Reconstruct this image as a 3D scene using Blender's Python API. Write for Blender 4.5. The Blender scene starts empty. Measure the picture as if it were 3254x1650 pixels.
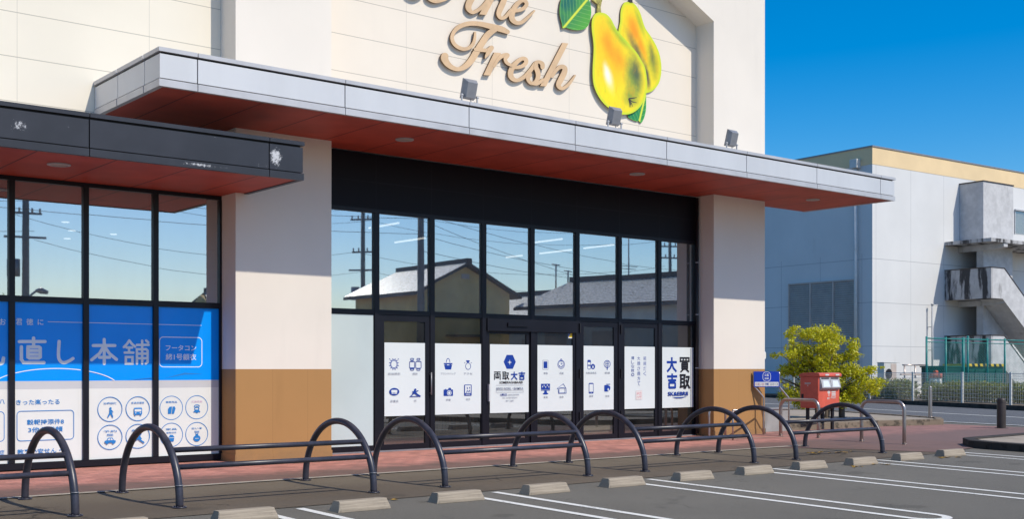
import bpy, bmesh, math, random
from mathutils import Vector, Matrix
from mathutils.geometry import tessellate_polygon
random.seed(7)
R = math.radians
scn = bpy.context.scene
COL = scn.collection

# ------------------------------------------------------------------ camera, sky, sun, exposure
cam_d = bpy.data.cameras.new('camera'); cam = bpy.data.objects.new('camera', cam_d); COL.objects.link(cam)
cam.location = (-8.0093, -16.6954, 1.45)
cam.rotation_euler = (R(90), 0, R(-38.9025))
cam_d.sensor_fit = 'HORIZONTAL'; cam_d.sensor_width = 36.0
cam_d.lens = 36.0 * 3722.56 / 3254.0
cam_d.shift_y = 347.0 / 3254.0
cam_d.clip_start = 0.05; cam_d.clip_end = 3000
scn.camera = cam

SUN_TO = Vector((0.31, -1.0, 1.153)).normalized()
world = bpy.data.worlds.new('World'); scn.world = world; world.use_nodes = True
wn = world.node_tree.nodes; wl = world.node_tree.links
sky = wn.new('ShaderNodeTexSky'); sky.sky_type = 'NISHITA'; sky.sun_disc = False
sky.sun_elevation = math.asin(SUN_TO.z); sky.sun_rotation = math.atan2(SUN_TO.x, SUN_TO.y)
sky.altitude = 200; sky.air_density = 1.0; sky.dust_density = 1.1; sky.ozone_density = 4.0
hs = wn.new('ShaderNodeHueSaturation'); hs.inputs['Saturation'].default_value = 1.55; hs.inputs['Value'].default_value = 1.0
bg = wn['Background']; bg.inputs['Strength'].default_value = 0.142
wl.new(sky.outputs[0], hs.inputs['Color']); wl.new(hs.outputs[0], bg.inputs['Color'])
sun_d = bpy.data.lights.new('sun', 'SUN'); sun_d.energy = 3.55; sun_d.angle = R(0.5); sun_d.color = (1.0, 0.94, 0.82)
sun = bpy.data.objects.new('sun', sun_d); COL.objects.link(sun)
sun.rotation_euler = (-SUN_TO).to_track_quat('-Z', 'Y').to_euler(); sun.location = (5, -20, 25)
scn.view_settings.view_transform = 'Standard'; scn.view_settings.look = 'None'
scn.view_settings.exposure = 0.15; scn.view_settings.gamma = 1.0

# ------------------------------------------------------------------ materials
def lin(r, g, b):
    f = lambda c: c/255/12.92 if c <= 10 else ((c/255+0.055)/1.055)**2.4
    return (f(r), f(g), f(b))
class NT:
    def __init__(s, name):
        s.m = bpy.data.materials.new(name); s.m.use_nodes = True
        s.t = s.m.node_tree; s.n = s.t.nodes; s.l = s.t.links
        s.b = s.n['Principled BSDF']; s.out = s.n['Material Output']
        s.co = s.n.new('ShaderNodeTexCoord').outputs['Object']
    def sep(s):
        q = s.n.new('ShaderNodeSeparateXYZ'); s.l.new(s.co, q.inputs[0]); return q.outputs
    def put(s, sock, v):
        if isinstance(v, (int, float)): sock.default_value = v
        elif isinstance(v, (tuple, list)): sock.default_value = tuple(v) if len(v) != 3 or sock.type == 'VECTOR' else (*v, 1)
        else: s.l.new(v, sock)
    def math(s, op, a, b=0.0, c=None):
        q = s.n.new('ShaderNodeMath'); q.operation = op; s.put(q.inputs[0], a); s.put(q.inputs[1], b)
        if c is not None: s.put(q.inputs[2], c)
        return q.outputs[0]
    def mix(s, f, a, b, mode='MIX'):
        q = s.n.new('ShaderNodeMix'); q.data_type = 'RGBA'; q.blend_type = mode
        s.put(q.inputs[0], f); s.put(q.inputs[6], a); s.put(q.inputs[7], b); return q.outputs[2]
    def noise(s, scale, detail=4, rough=0.55, stretch=None):
        q = s.n.new('ShaderNodeTexNoise'); q.inputs['Scale'].default_value = scale
        q.inputs['Detail'].default_value = detail; q.inputs['Roughness'].default_value = rough
        v = s.co
        if stretch:
            mp = s.n.new('ShaderNodeMapping'); mp.inputs['Scale'].default_value = stretch; s.l.new(v, mp.inputs[0]); v = mp.outputs[0]
        s.l.new(v, q.inputs['Vector']); return q.outputs['Fac']
    def ramp(s, f, a, b, lo=0.0, hi=1.0):
        q = s.n.new('ShaderNodeMapRange'); q.interpolation_type = 'SMOOTHSTEP'
        s.put(q.inputs[0], f); q.inputs[1].default_value = a; q.inputs[2].default_value = b
        q.inputs[3].default_value = lo; q.inputs[4].default_value = hi; return q.outputs[0]
    def bump(s, h, strength=0.3, dist=0.01):
        q = s.n.new('ShaderNodeBump'); q.inputs['Strength'].default_value = strength; q.inputs['Distance'].default_value = dist
        s.l.new(h, q.inputs['Height']); s.l.new(q.outputs[0], s.b.inputs['Normal'])
    def line(s, axis, start, pitch, half):
        """1 on thin lines repeated along one axis"""
        f = s.math('FRACT', s.math('DIVIDE', s.math('SUBTRACT', s.sep()[axis], start - pitch*0.5), pitch))
        return s.math('LESS_THAN', s.math('ABSOLUTE', s.math('SUBTRACT', f, 0.5)), half/pitch)
    def done(s, col, rough=0.6, spec=0.4, metal=0.0, coat=0.0):
        s.put(s.b.inputs['Base Color'], col); s.put(s.b.inputs['Roughness'], rough)
        s.b.inputs['Specular IOR Level'].default_value = spec; s.b.inputs['Metallic'].default_value = metal
        s.b.inputs['Coat Weight'].default_value = coat; s.b.inputs['Coat Roughness'].default_value = 0.03
        return s.m
def plain(name, c, rough=0.5, var=0.12, scale=3.0, spec=0.4, metal=0.0, coat=0.0, bump=0.0, bscale=60, stretch=None):
    t = NT(name); n = t.noise(scale, 5, 0.6, stretch)
    dk = tuple(v*(1-var) for v in c); lt = tuple(min(1, v*(1+var*0.6)) for v in c)
    col = t.mix(t.ramp(n, 0.3, 0.7), dk, lt)
    if bump: t.bump(t.noise(bscale, 3), bump, 0.01)
    return t.done(col, rough, spec, metal, coat)
def wall_mat(name, c, x0=None, px=1.915, z0=5.845, pz=0.63, dirt=0.10, half=0.006):
    t = NT(name)
    base = t.mix(t.ramp(t.noise(0.7, 5), 0.3, 0.75), tuple(v*0.95 for v in c), c)
    streak = t.ramp(t.noise(2.2, 6, 0.6, (1.0, 1.0, 0.13)), 0.55, 0.85)
    base = t.mix(t.math('MULTIPLY', streak, dirt*1.6), base, tuple(v*0.62 for v in c))
    h = t.noise(140, 2)
    if x0 is not None:
        ln = t.math('MAXIMUM', t.math('MULTIPLY', t.line(0, x0, px, half*0.7), 0.6), t.line(2, z0, pz, half))
        base = t.mix(t.math('MULTIPLY', ln, 0.62), base, tuple(v*0.32 for v in c))
    z = t.sep()[2]      # splash dirt along the foot and fine scuffs
    sp = t.math('MULTIPLY', t.ramp(t.math('ADD', z, t.math('MULTIPLY', t.noise(5, 6, 0.7), 0.5)), 0.25, 0.62, 1.0, 0.0), 0.35)
    base = t.mix(sp, base, (0.16, 0.115, 0.075))
    sc = t.ramp(t.noise(7, 8, 0.75, (1, 1, 2.5)), 0.70, 0.74)
    base = t.mix(t.math('MULTIPLY', sc, 0.25), base, tuple(v*0.55 for v in c))
    t.bump(t.math('ADD', h, t.math('MULTIPLY', t.noise(6, 4), 2.0)), 0.12, 0.004)
    return t.done(base, 0.75, 0.25)
M_ = {}
CREAM = (0.76, 0.685, 0.59)
M_['cream'] = wall_mat('cream_render', (0.79, 0.715, 0.625), dirt=0.10)
M_['cream_panel'] = wall_mat('cream_panel', (0.79, 0.70, 0.59), 5.394, dirt=0.06)
M_['cream_panel_b'] = wall_mat('cream_panel_warm', (0.80, 0.725, 0.60), -1.155, dirt=0.06)
M_['brown'] = wall_mat('ochre_paint', (0.415, 0.22, 0.082), 1.25, 0.62, 50, 90, dirt=0.16, half=0.004)
def soffit_mat():
    t = NT('red_soffit'); c = (0.46, 0.075, 0.044)
    n = t.ramp(t.noise(1.3, 5), 0.3, 0.75)
    col = t.mix(n, tuple(v*0.82 for v in c), tuple(v*1.1 for v in c))
    col = t.mix(t.math('MULTIPLY', t.line(0, 0.55, 1.0, 0.012), 0.8), col, (0.04, 0.01, 0.01))
    return t.done(col, 0.55, 0.3)
M_['soffit'] = soffit_mat()
M_['silver'] = plain('silver_panel', (0.61, 0.60, 0.60), 0.42, 0.05, 0.9, 0.5, 0.15, stretch=(1.6, 1, 0.25))
M_['silver_trim'] = plain('silver_trim', (0.52, 0.50, 0.50), 0.4, 0.08, 3, 0.5, 0.2)
M_['joint'] = plain('dark_joint', (0.02, 0.018, 0.02), 0.8)
def black_paint():
    t = NT('peeling_black_paint'); c = (0.024, 0.024, 0.031)
    base = t.mix(t.ramp(t.noise(1.5, 5), 0.35, 0.7), tuple(v*0.85 for v in c), tuple(v*1.25 for v in c))
    x, y, z = t.sep()
    tot = None
    for (bx, bz, rx, rz, k) in ((-0.23, 4.43, 0.17, 0.25, 0.95), (-3.72, 4.43, 0.22, 0.16, 0.66), (-1.35, 4.2, 0.65, 0.05, 0.72), (-3.1, 4.47, 0.25, 0.12, 0.35), (-1.1, 4.58, 0.25, 0.1, 0.3), (-0.4, 4.3, 0.35, 0.1, 0.35), (-2.8, 4.64, 0.5, 0.06, 0.3)):
        dx = t.math('DIVIDE', t.math('SUBTRACT', x, bx), rx); dz = t.math('DIVIDE', t.math('SUBTRACT', z, bz), rz)
        d = t.math('SQRT', t.math('ADD', t.math('MULTIPLY', dx, dx), t.math('MULTIPLY', dz, dz)))
        m = t.math('MULTIPLY', t.ramp(d, 0.0, 1.0, 1.0, 0.0), k)
        tot = m if tot is None else t.math('MAXIMUM', tot, m)
    flake = t.math('MULTIPLY', t.ramp(t.math('ADD', t.math('MULTIPLY', tot, 0.36), t.noise(22, 8, 0.8)), 0.70, 0.80), 0.9)
    return t.done(t.mix(flake, base, (0.62, 0.61, 0.62)), 0.4, 0.45)
M_['black_panel'] = black_paint()
M_['frame'] = plain('navy_black_frame', (0.007, 0.007, 0.012), 0.42, 0.2, 2, 0.3)
def header_mat():
    t = NT('navy_black_header_panels'); ln = t.math('MAXIMUM', t.line(0, 1.688, 1.164, 0.006), t.line(2, 4.66, 5.0, 0.006))
    return t.done(t.mix(t.math('MULTIPLY', ln, t.ramp(t.noise(0.8, 4), .3, .7, .2, 1.0)), (0.003, 0.003, 0.007), (0.014, 0.014, 0.02)), 0.5, 0.2)
M_['header'] = header_mat() if True else plain('navy_black_header', (0.004, 0.004, 0.008), 0.55, 0.2, 2, 0.15)
M_['hoop'] = plain('charcoal_paint', (0.040, 0.037, 0.050), 0.36, 0.3, 9, 0.5, bump=0.05, bscale=90)
M_['steel'] = plain('stainless_steel', (0.42, 0.36, 0.33), 0.33, 0.12, 6, 0.5, 0.75)
M_['grey_metal'] = plain('grey_metal', (0.27, 0.27, 0.285), 0.42, 0.1, 5, 0.5, 0.3)
M_['lightgrey'] = plain('pale_grey_metal', (0.42, 0.42, 0.43), 0.45, 0.1, 5)
M_['wood_letter'] = plain('tan_letter_face', (0.64, 0.43, 0.25), 0.6, 0.12, 2.5)
M_['wood_side'] = plain('tan_letter_side', (0.20, 0.12, 0.06), 0.7)
M_['white_post'] = plain('white_poster', (0.71, 0.755, 0.755), 0.25, 0.03, 1, 0.4, coat=0.3)
M_['film_white'] = plain('white_film', (0.76, 0.765, 0.735), 0.3, 0.04, 1, 0.4, coat=0.3)
M_['film_grey'] = plain('pale_grey_film', (0.57, 0.57, 0.59), 0.3, 0.04, 1, 0.4, coat=0.3)
M_['film_blue'] = plain('blue_film', (0.0, 0.30, 0.95), 0.3, 0.06, 0.8, 0.2, coat=0.06)
M_['ink_blue'] = plain('royal_blue_ink', (0.008, 0.045, 0.31), 0.4, 0.05)
M_['ink_sky'] = plain('sky_blue_ink', (0.02, 0.20, 0.55), 0.4, 0.05)
M_['ink_black'] = plain('black_ink', (0.015, 0.016, 0.022), 0.4, 0.05)
M_['ink_grey'] = plain('grey_ink', (0.20, 0.23, 0.32), 0.4, 0.05)
M_['ink_white'] = plain('white_ink', (0.82, 0.86, 0.92), 0.4, 0.05)
M_['ink_silver'] = plain('grey_lettering', (0.70, 0.80, 0.86), 0.45, 0.05)
M_['ink_red'] = plain('faded_red_ink', (0.70, 0.42, 0.44), 0.5, 0.2, 40)
M_['ink_pink'] = plain('pink_ink', (0.65, 0.45, 0.62), 0.5, 0.1)
M_['ink_yellow'] = plain('yellow_ink', (0.75, 0.52, 0.03), 0.5, 0.1)
def glass_mat(name, fac, trans, refl=(0.93, 0.97, 1.0)):
    t = NT(name); t.n.remove(t.b)
    tr = t.n.new('ShaderNodeBsdfTransparent'); tr.inputs[0].default_value = (*trans, 1)
    gl = t.n.new('ShaderNodeBsdfGlossy'); gl.inputs['Color'].default_value = (*refl, 1); gl.inputs['Roughness'].default_value = 0.012
    if fac > 0:
        bp = t.n.new('ShaderNodeBump'); bp.inputs['Strength'].default_value = 0.02; bp.inputs['Distance'].default_value = 0.02
        t.l.new(t.noise(0.55, 2), bp.inputs['Height']); t.l.new(bp.outputs[0], gl.inputs['Normal'])
    mx = t.n.new('ShaderNodeMixShader'); mx.inputs[0].default_value = fac
    t.l.new(tr.outputs[0], mx.inputs[1]); t.l.new(gl.outputs[0], mx.inputs[2]); last = mx
    if fac > 0:      # thin film of dust on the outer face
        df = t.n.new('ShaderNodeBsdfDiffuse'); df.inputs[0].default_value = (0.80, 0.78, 0.74, 1); m2 = t.n.new('ShaderNodeMixShader')
        t.l.new(t.ramp(t.noise(1.1, 6, 0.65, (1, 1, 0.4)), 0.3, 0.8, 0.06 if fac > .5 else .005, 0.14 if fac > .5 else .03), m2.inputs[0]); t.l.new(mx.outputs[0], m2.inputs[1]); t.l.new(df.outputs[0], m2.inputs[2]); last = m2
    t.l.new(last.outputs[0], t.out.inputs[0]); return t.m
M_['glass'] = glass_mat('reflective_glass', 0.57, (0.66, 0.66, 0.62), (0.90, 0.94, 0.98))
M_['door_glass'] = glass_mat('door_glass', 0.24, (0.62, 0.60, 0.56))
M_['glass_back'] = glass_mat('glass_inner_face', 0.0, (0.95, 0.95, 0.95))
M_['frost'] = plain('frosted_film', (0.52, 0.60, 0.60), 0.22, 0.05, 0.6, 0.5, coat=0.5)
def asphalt(name, c, patch, lum=0.3, seed=0.35, crack=0.0):
    t = NT(name)
    big = t.ramp(t.noise(seed, 5, 0.6), 0.3, 0.72)
    base = t.mix(big, tuple(v*(1-lum) for v in c), c)
    base = t.mix(t.math('MULTIPLY', t.ramp(t.noise(1.4, 6, 0.65), 0.55, 0.75), 0.5), base, patch)
    grit = t.noise(170, 3, 0.8)
    base = t.mix(0.42, base, t.mix(t.ramp(grit, 0.40, 0.66), tuple(v*0.35 for v in c), tuple(min(1, v*2.3) for v in c)))
    oil = t.math('MULTIPLY', t.ramp(t.noise(1.15, 4, 0.5), 0.63, 0.70), 0.45)
    base = t.mix(oil, base, tuple(v*0.45 for v in c))
    if crack:
        v = t.n.new('ShaderNodeTexVoronoi'); v.feature = 'DISTANCE_TO_EDGE'; v.inputs['Scale'].default_value = 0.42
        mp = t.n.new('ShaderNodeMapping'); t.l.new(t.co, mp.inputs[0]); ad = t.n.new('ShaderNodeVectorMath'); ad.operation = 'ADD'
        nz = t.n.new('ShaderNodeTexNoise'); nz.inputs['Scale'].default_value = 3.5; nz.inputs['Detail'].default_value = 5; sc2 = t.n.new('ShaderNodeVectorMath'); sc2.operation = 'SCALE'; sc2.inputs['Scale'].default_value = 0.5
        t.l.new(t.co, nz.inputs['Vector']); t.l.new(nz.outputs['Color'], sc2.inputs[0]); t.l.new(mp.outputs[0], ad.inputs[0]); t.l.new(sc2.outputs[0], ad.inputs[1]); t.l.new(ad.outputs[0], v.inputs['Vector'])
        cm = t.math('MULTIPLY', t.ramp(v.outputs['Distance'], 0.002, 0.007, 1.0, 0.0), t.ramp(t.noise(0.6, 3), 0.5, 0.6))
        base = t.mix(t.math('MULTIPLY', cm, crack), base, tuple(v_*0.25 for v_ in c))
        yb = t.ramp(t.math('ADD', t.sep()[1], t.math('MULTIPLY', t.noise(0.9, 5, 0.6), 1.6)), -3.5, -2.4)
        base = t.mix(t.math('MULTIPLY', yb, 0.55 if crack > 0.8 else 0.0), base, (0.185, 0.148, 0.100))
        sc3 = t.math('MULTIPLY', t.ramp(t.noise(9, 6, 0.75), 0.58, 0.70), t.ramp(t.sep()[1], -3.9, -3.0))
        base = t.mix(t.math('MULTIPLY', sc3, 0.45), base, (0.26, 0.22, 0.16))
    t.bump(grit, 0.5, 0.006)
    return t.done(base, 0.85, 0.3)
M_['asphalt'] = asphalt('parking_asphalt', (0.152, 0.139, 0.116), (0.120, 0.110, 0.093), crack=0.5)
M_['walk'] = asphalt('brown_stained_asphalt', (0.126, 0.098, 0.070), (0.076, 0.057, 0.040), 0.35, 0.5, 0.9)
M_['road'] = asphalt('road_asphalt', (0.125, 0.126, 0.130), (0.105, 0.106, 0.11), 0.15)
def brick():
    t = NT('red_brick_paving')
    q = t.n.new('ShaderNodeTexBrick'); q.inputs['Scale'].default_value = 1.0; q.offset = 0.5
    q.inputs['Brick Width'].default_value = 0.21; q.inputs['Row Height'].default_value = 0.142
    q.inputs['Mortar Size'].default_value = 0.005; q.inputs['Mortar Smooth'].default_value = 0.3
    q.inputs['Color1'].default_value = (0.58, 0.25, 0.195, 1); q.inputs['Color2'].default_value = (0.42, 0.175, 0.135, 1)
    q.inputs['Mortar'].default_value = (0.24, 0.14, 0.115, 1); t.l.new(t.co, q.inputs['Vector'])
    x, y, z = t.sep()
    c = t.mix(t.math('MULTIPLY', t.ramp(t.noise(1.7, 6, 0.65), 0.42, 0.7), 0.55), q.outputs['Color'], (0.15, 0.085, 0.07))
    # dark dirt and painted leaf shade toward the car park, greyer drive on right
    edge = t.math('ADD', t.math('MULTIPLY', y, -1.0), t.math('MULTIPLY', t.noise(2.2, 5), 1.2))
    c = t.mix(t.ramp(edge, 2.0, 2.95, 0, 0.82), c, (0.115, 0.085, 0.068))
    drive = t.math('ADD', x, t.math('MULTIPLY', t.noise(0.8, 4), 5.0))
    c = t.mix(t.ramp(drive, 11.5, 17.5, 0, 0.62), c, (0.20, 0.135, 0.125))
    t.bump(q.outputs['Fac'], -0.3, 0.006)
    return t.done(c, 0.82, 0.25)
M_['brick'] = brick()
M_['line'] = None
def paint_line():
    t = NT('worn_white_paint'); n = t.math('ADD', t.noise(34, 8, 0.8), t.math('MULTIPLY', t.noise(1.6, 3), 0.22)); m = t.ramp(n, 0.66, 0.74)
    return t.done(t.mix(m, (0.72, 0.70, 0.65), (0.22, 0.21, 0.195)), 0.7, 0.3)
M_['line'] = paint_line()
def conc(name, c, dark, amt=0.5, streak=None, grain=None):
    t = NT(name)
    b = t.mix(t.ramp(t.noise(2.5, 6, 0.65), 0.3, 0.75), tuple(v*0.78 for v in c), c)
    if streak: b = t.mix(t.math('MULTIPLY', t.ramp(t.noise(streak[0], 6, 0.65, streak[1]), streak[2], streak[2]+0.12), amt), b, dark)
    if grain:
        g = t.noise(1.0, 4, 0.7, grain); b = t.mix(0.5, b, t.mix(t.ramp(g, 0.35, 0.65), tuple(v*0.55 for v in c), tuple(v*1.15 for v in c)))
        t.bump(g, 0.5, 0.01)
    else: t.bump(t.noise(70, 4), 0.3, 0.008)
    return t.done(b, 0.85, 0.25)
M_['stop'] = conc('weathered_concrete', (0.38, 0.315, 0.24), (0.14, 0.115, 0.09), 0.5, (6, (1, 1, 1), 0.6), (3, 90, 90))
M_['kerb'] = conc('stained_kerb_concrete', (0.25, 0.195, 0.14), (0.05, 0.042, 0.032), 0.8, (4, (1, 1, 1.2), 0.5))
M_['kerb_dark'] = conc('black_stained_kerb', (0.06, 0.052, 0.045), (0.02, 0.018, 0.016), 0.8, (4, (1, 1, 1), 0.5))
M_['slab'] = conc('pale_concrete', (0.40, 0.335, 0.265), (0.2, 0.16, 0.12), 0.5, (3, (1, 1, 1), 0.55))
M_['greyconc'] = conc('grey_concrete', (0.36, 0.345, 0.33), (0.2, 0.19, 0.17), 0.4, (3, (1, 1, 0.3), 0.55))
M_['bounce_conc'] = conc('pale_bounce_concrete', (0.42, 0.37, 0.31), (0.2, 0.17, 0.14), 0.4, (0.6, (1, 1, 1), 0.55))
M_['border'] = conc('pale_border_strip', (0.44, 0.385, 0.31), (0.2, 0.16, 0.12), 0.5, (5, (1, 1, 1), 0.5))
def office_wall():
    t = NT('white_panel_wall'); c = (0.70, 0.69, 0.675)
    b = t.mix(t.ramp(t.noise(0.35, 5), 0.3, 0.75), tuple(v*0.92 for v in c), c)
    st = t.ramp(t.noise(0.9, 6, 0.7, (1, 1, 0.2)), 0.60, 0.82)
    b = t.mix(t.math('MULTIPLY', st, 0.30), b, (0.44, 0.42, 0.36))
    ln = t.math('MAXIMUM', t.line(0, 3.13, 2.84, 0.012), t.math('MAXIMUM', t.line(1, 0.62, 2.6, 0.012), t.line(2, 4.735, 2.175, 0.016)))
    x, y, z = t.sep()
    ln = t.math('MULTIPLY', ln, t.math('MAXIMUM', t.math('LESS_THAN', z, 7.2), t.line(0, 3.13, 2.84, 0.014)))
    b = t.mix(t.math('MULTIPLY', ln, 0.5), b, (0.22, 0.22, 0.24))
    return t.done(b, 0.75, 0.25)
M_['office'] = office_wall()
M_['office_band'] = plain('ochre_band', (0.80, 0.60, 0.35), 0.75, 0.06, 0.6, 0.25)
M_['stairconc'] = conc('white_stair_concrete', (0.60, 0.59, 0.59), (0.16, 0.15, 0.145), 0.5, (1.6, (1, 1, 0.3), 0.60))
M_['stairstain'] = conc('mould_streaked_concrete', (0.50, 0.49, 0.49), (0.035, 0.033, 0.035), 0.95, (2.0, (1, 1, 0.18), 0.46))
M_['louvre'] = plain('grey_louvre', (0.56, 0.46, 0.40), 0.5, 0.1, 2)
M_['greenpaint'] = plain('teal_green_paint', (0.010, 0.20, 0.185), 0.4, 0.15, 5)
M_['greendark'] = plain('dark_green_paint', (0.006, 0.075, 0.060), 0.5, 0.2, 2)
M_['whitepaint'] = plain('white_paint', (0.62, 0.61, 0.58), 0.45, 0.08, 4)
M_['postred'] = plain('post_red_paint', (0.66, 0.115, 0.070), 0.34, 0.14, 3, 0.5, coat=0.15, bump=0.03)
M_['black'] = plain('dark_paint', (0.016, 0.015, 0.018), 0.5)
M_['brownpost'] = plain('brown_paint', (0.055, 0.042, 0.036), 0.5, 0.2, 4)
M_['yellow'] = plain('safety_yellow', (0.72, 0.50, 0.04), 0.5, 0.1)
M_['bluesign'] = plain('sign_blue', (0.006, 0.045, 0.46), 0.35, 0.05)
M_['orange'] = plain('orange_plastic', (0.60, 0.10, 0.05), 0.5)
M_['bark'] = plain('grey_bark', (0.16, 0.12, 0.085), 0.9, 0.4, 12, bump=0.5, bscale=40)
M_['soil'] = plain('dry_soil', (0.22, 0.17, 0.12), 0.95, 0.35, 6, bump=0.4, bscale=40)
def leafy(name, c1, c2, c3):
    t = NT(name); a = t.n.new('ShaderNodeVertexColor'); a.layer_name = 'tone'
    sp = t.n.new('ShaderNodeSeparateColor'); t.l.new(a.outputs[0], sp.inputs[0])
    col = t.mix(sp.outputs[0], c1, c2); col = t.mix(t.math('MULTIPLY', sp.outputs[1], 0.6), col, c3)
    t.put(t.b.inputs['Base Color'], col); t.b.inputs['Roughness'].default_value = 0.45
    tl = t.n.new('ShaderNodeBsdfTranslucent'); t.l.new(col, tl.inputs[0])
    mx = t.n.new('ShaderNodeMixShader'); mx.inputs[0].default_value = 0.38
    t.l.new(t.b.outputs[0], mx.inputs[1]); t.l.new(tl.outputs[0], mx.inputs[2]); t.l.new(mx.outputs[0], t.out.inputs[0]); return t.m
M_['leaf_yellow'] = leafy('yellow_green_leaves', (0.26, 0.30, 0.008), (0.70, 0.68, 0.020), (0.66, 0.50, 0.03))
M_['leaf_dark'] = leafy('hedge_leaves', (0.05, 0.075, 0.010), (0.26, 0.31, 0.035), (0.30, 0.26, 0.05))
M_['interior'] = plain('interior_wall', (0.16, 0.12, 0.095), 0.8, 0.2, 0.8)
M_['interior_floor'] = plain('interior_floor', (0.20, 0.17, 0.14), 0.4, 0.2, 0.8)
M_['counterwood'] = plain('counter_wood', (0.30, 0.13, 0.05), 0.5, 0.4, 3, stretch=(8, 8, 0.6))
M_['tile'] = None
M_['tile'] = plain('grey_roof_tile', (0.56, 0.53, 0.46), 0.3, 0.5, 9, 0.6)
M_['tile_b'] = plain('silver_roof_tile', (0.68, 0.65, 0.57), 0.2, 0.5, 9, 0.8)
M_['tan_wall'] = plain('tan_plaster', (0.86, 0.58, 0.24), 0.8, 0.15, 1)
M_['pale_wall'] = plain('pale_plaster', (0.70, 0.68, 0.62), 0.8, 0.12, 1)
M_['roof_dark'] = plain('dark_ridge_tile', (0.06, 0.062, 0.065), 0.5, 0.2, 4)
M_['pole'] = plain('pole_concrete', (0.20, 0.195, 0.185), 0.8, 0.15, 3)
M_['wire'] = plain('black_cable', (0.02, 0.02, 0.022), 0.6)
def emit(name, c, s):
    t = NT(name); t.b.inputs['Emission Color'].default_value = (*c, 1); t.b.inputs['Emission Strength'].default_value = s
    return t.done((0.8, 0.8, 0.8), 0.5)
M_['lamp_on'] = emit('lit_tube', (1.0, 0.97, 0.9), 1.3)
M_['lamp_off'] = plain('lamp_diffuser', (0.42, 0.36, 0.30), 0.4)

# ------------------------------------------------------------------ mesh helpers
class MB:
    """collects shapes, then build() links them as ONE mesh object"""
    def __init__(s): s.v = []; s.f = []; s.i = []; s.sm = []; s.uv = {}
    def face(s, pts, mi=0, smooth=False, uv=None):
        b = len(s.v); s.v += [tuple(p) for p in pts]; s.f.append(tuple(range(b, b+len(pts)))); s.i.append(mi); s.sm.append(smooth)
        if uv: s.uv[len(s.f)-1] = uv
        return s
    def box(s, x0, x1, y0, y1, z0, z1, mi=0):
        b = len(s.v)
        s.v += [(x, y, z) for z in (z0, z1) for y in (y0, y1) for x in (x0, x1)]
        for q in ((0, 2, 3, 1), (4, 5, 7, 6), (0, 1, 5, 4), (2, 6, 7, 3), (0, 4, 6, 2), (1, 3, 7, 5)):
            s.f.append(tuple(b+k for k in q)); s.i.append(mi); s.sm.append(False)
        return s
    def prism(s, pts, ext, mi=0, mside=None):
        """closed 3D polygon extruded by vector ext (front face keeps mi)"""
        n = len(pts); b = len(s.v); e = Vector(ext)
        s.v += [tuple(p) for p in pts] + [tuple(Vector(p)+e) for p in pts]
        ms = mi if mside is None else mside
        tri = tessellate_polygon([[Vector(p) for p in pts]])
        for t in tri:
            s.f.append((b+t[0], b+t[1], b+t[2])); s.i.append(mi); s.sm.append(False)
            s.f.append((b+n+t[2], b+n+t[1], b+n+t[0])); s.i.append(ms); s.sm.append(False)
        for k in range(n):
            j = (k+1) % n; s.f.append((b+k, b+n+k, b+n+j, b+j)); s.i.append(ms); s.sm.append(False)
        return s
    def tube(s, path, r, n=12, mi=0, cap=True, closed=False):
        P = [Vector(p) for p in path]; rs = r if isinstance(r, (list, tuple)) else [r]*len(P)
        up = None; rings = []
        for k, p in enumerate(P):
            t = (P[min(k+1, len(P)-1)] - P[max(k-1, 0)]).normalized()
            if up is None:
                a = Vector((0, 0, 1)) if abs(t.z) < 0.9 else Vector((1, 0, 0)); up = (a - t*a.dot(t)).normalized()
            else: up = (up - t*up.dot(t)).normalized()
            sd = t.cross(up); b = len(s.v)
            s.v += [tuple(p + (up*math.cos(2*math.pi*q/n) + sd*math.sin(2*math.pi*q/n))*rs[k]) for q in range(n)]
            rings.append(b)
        for a, b in zip(rings, rings[1:]):
            for q in range(n):
                s.f.append((a+q, b+q, b+(q+1) % n, a+(q+1) % n)); s.i.append(mi); s.sm.append(True)
        if cap:
            s.f.append(tuple(rings[0]+q for q in range(n))); s.i.append(mi); s.sm.append(False)
            s.f.append(tuple(rings[-1]+q for q in reversed(range(n)))); s.i.append(mi); s.sm.append(False)
        return s
    def cyl(s, c, r, h, n=20, mi=0, r2=None):
        return s.tube([(c[0], c[1], c[2]), (c[0], c[1], c[2]+h)], [r, r if r2 is None else r2], n, mi)
    def shift(s, d, start=0):
        s.v = s.v[:start] + [(a+d[0], b+d[1], c+d[2]) for a, b, c in s.v[start:]]; return s
    def build(s, name, mats, parent=None, loc=None, bevel=0.0, bseg=2, smooth=False):
        me = bpy.data.meshes.new(name); me.from_pydata(s.v, [], s.f); 
        if s.uv:
            ul = me.uv_layers.new(name='UVMap')
            for p in me.polygons:
                if p.index in s.uv:
                    for li, u in zip(p.loop_indices, s.uv[p.index]): ul.data[li].uv = u
        for m in (mats if isinstance(mats, (list, tuple)) else [mats]): me.materials.append(M_[m] if isinstance(m, str) else m)
        for p, i, q in zip(me.polygons, s.i, s.sm): p.material_index = i; p.use_smooth = q or smooth
        bm = bmesh.new(); bm.from_mesh(me)
        bmesh.ops.recalc_face_normals(bm, faces=bm.faces[:]) if not s.uv and not getattr(s, 'keep', False) else None
        bm.to_mesh(me); bm.free()
        me.update()
        o = bpy.data.objects.new(name, me); COL.objects.link(o)
        if parent: o.parent = parent
        if loc: o.location = loc
        if bevel:
            md = o.modifiers.new('bevel', 'BEVEL'); md.width = bevel; md.segments = bseg; md.limit_method = 'ANGLE'; md.angle_limit = R(40)
        return o
def tag(o, label, cat, group=None, kind=None):
    o['label'] = label; o['category'] = cat
    if group: o['group'] = group
    if kind: o['kind'] = kind
    return o
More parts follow.
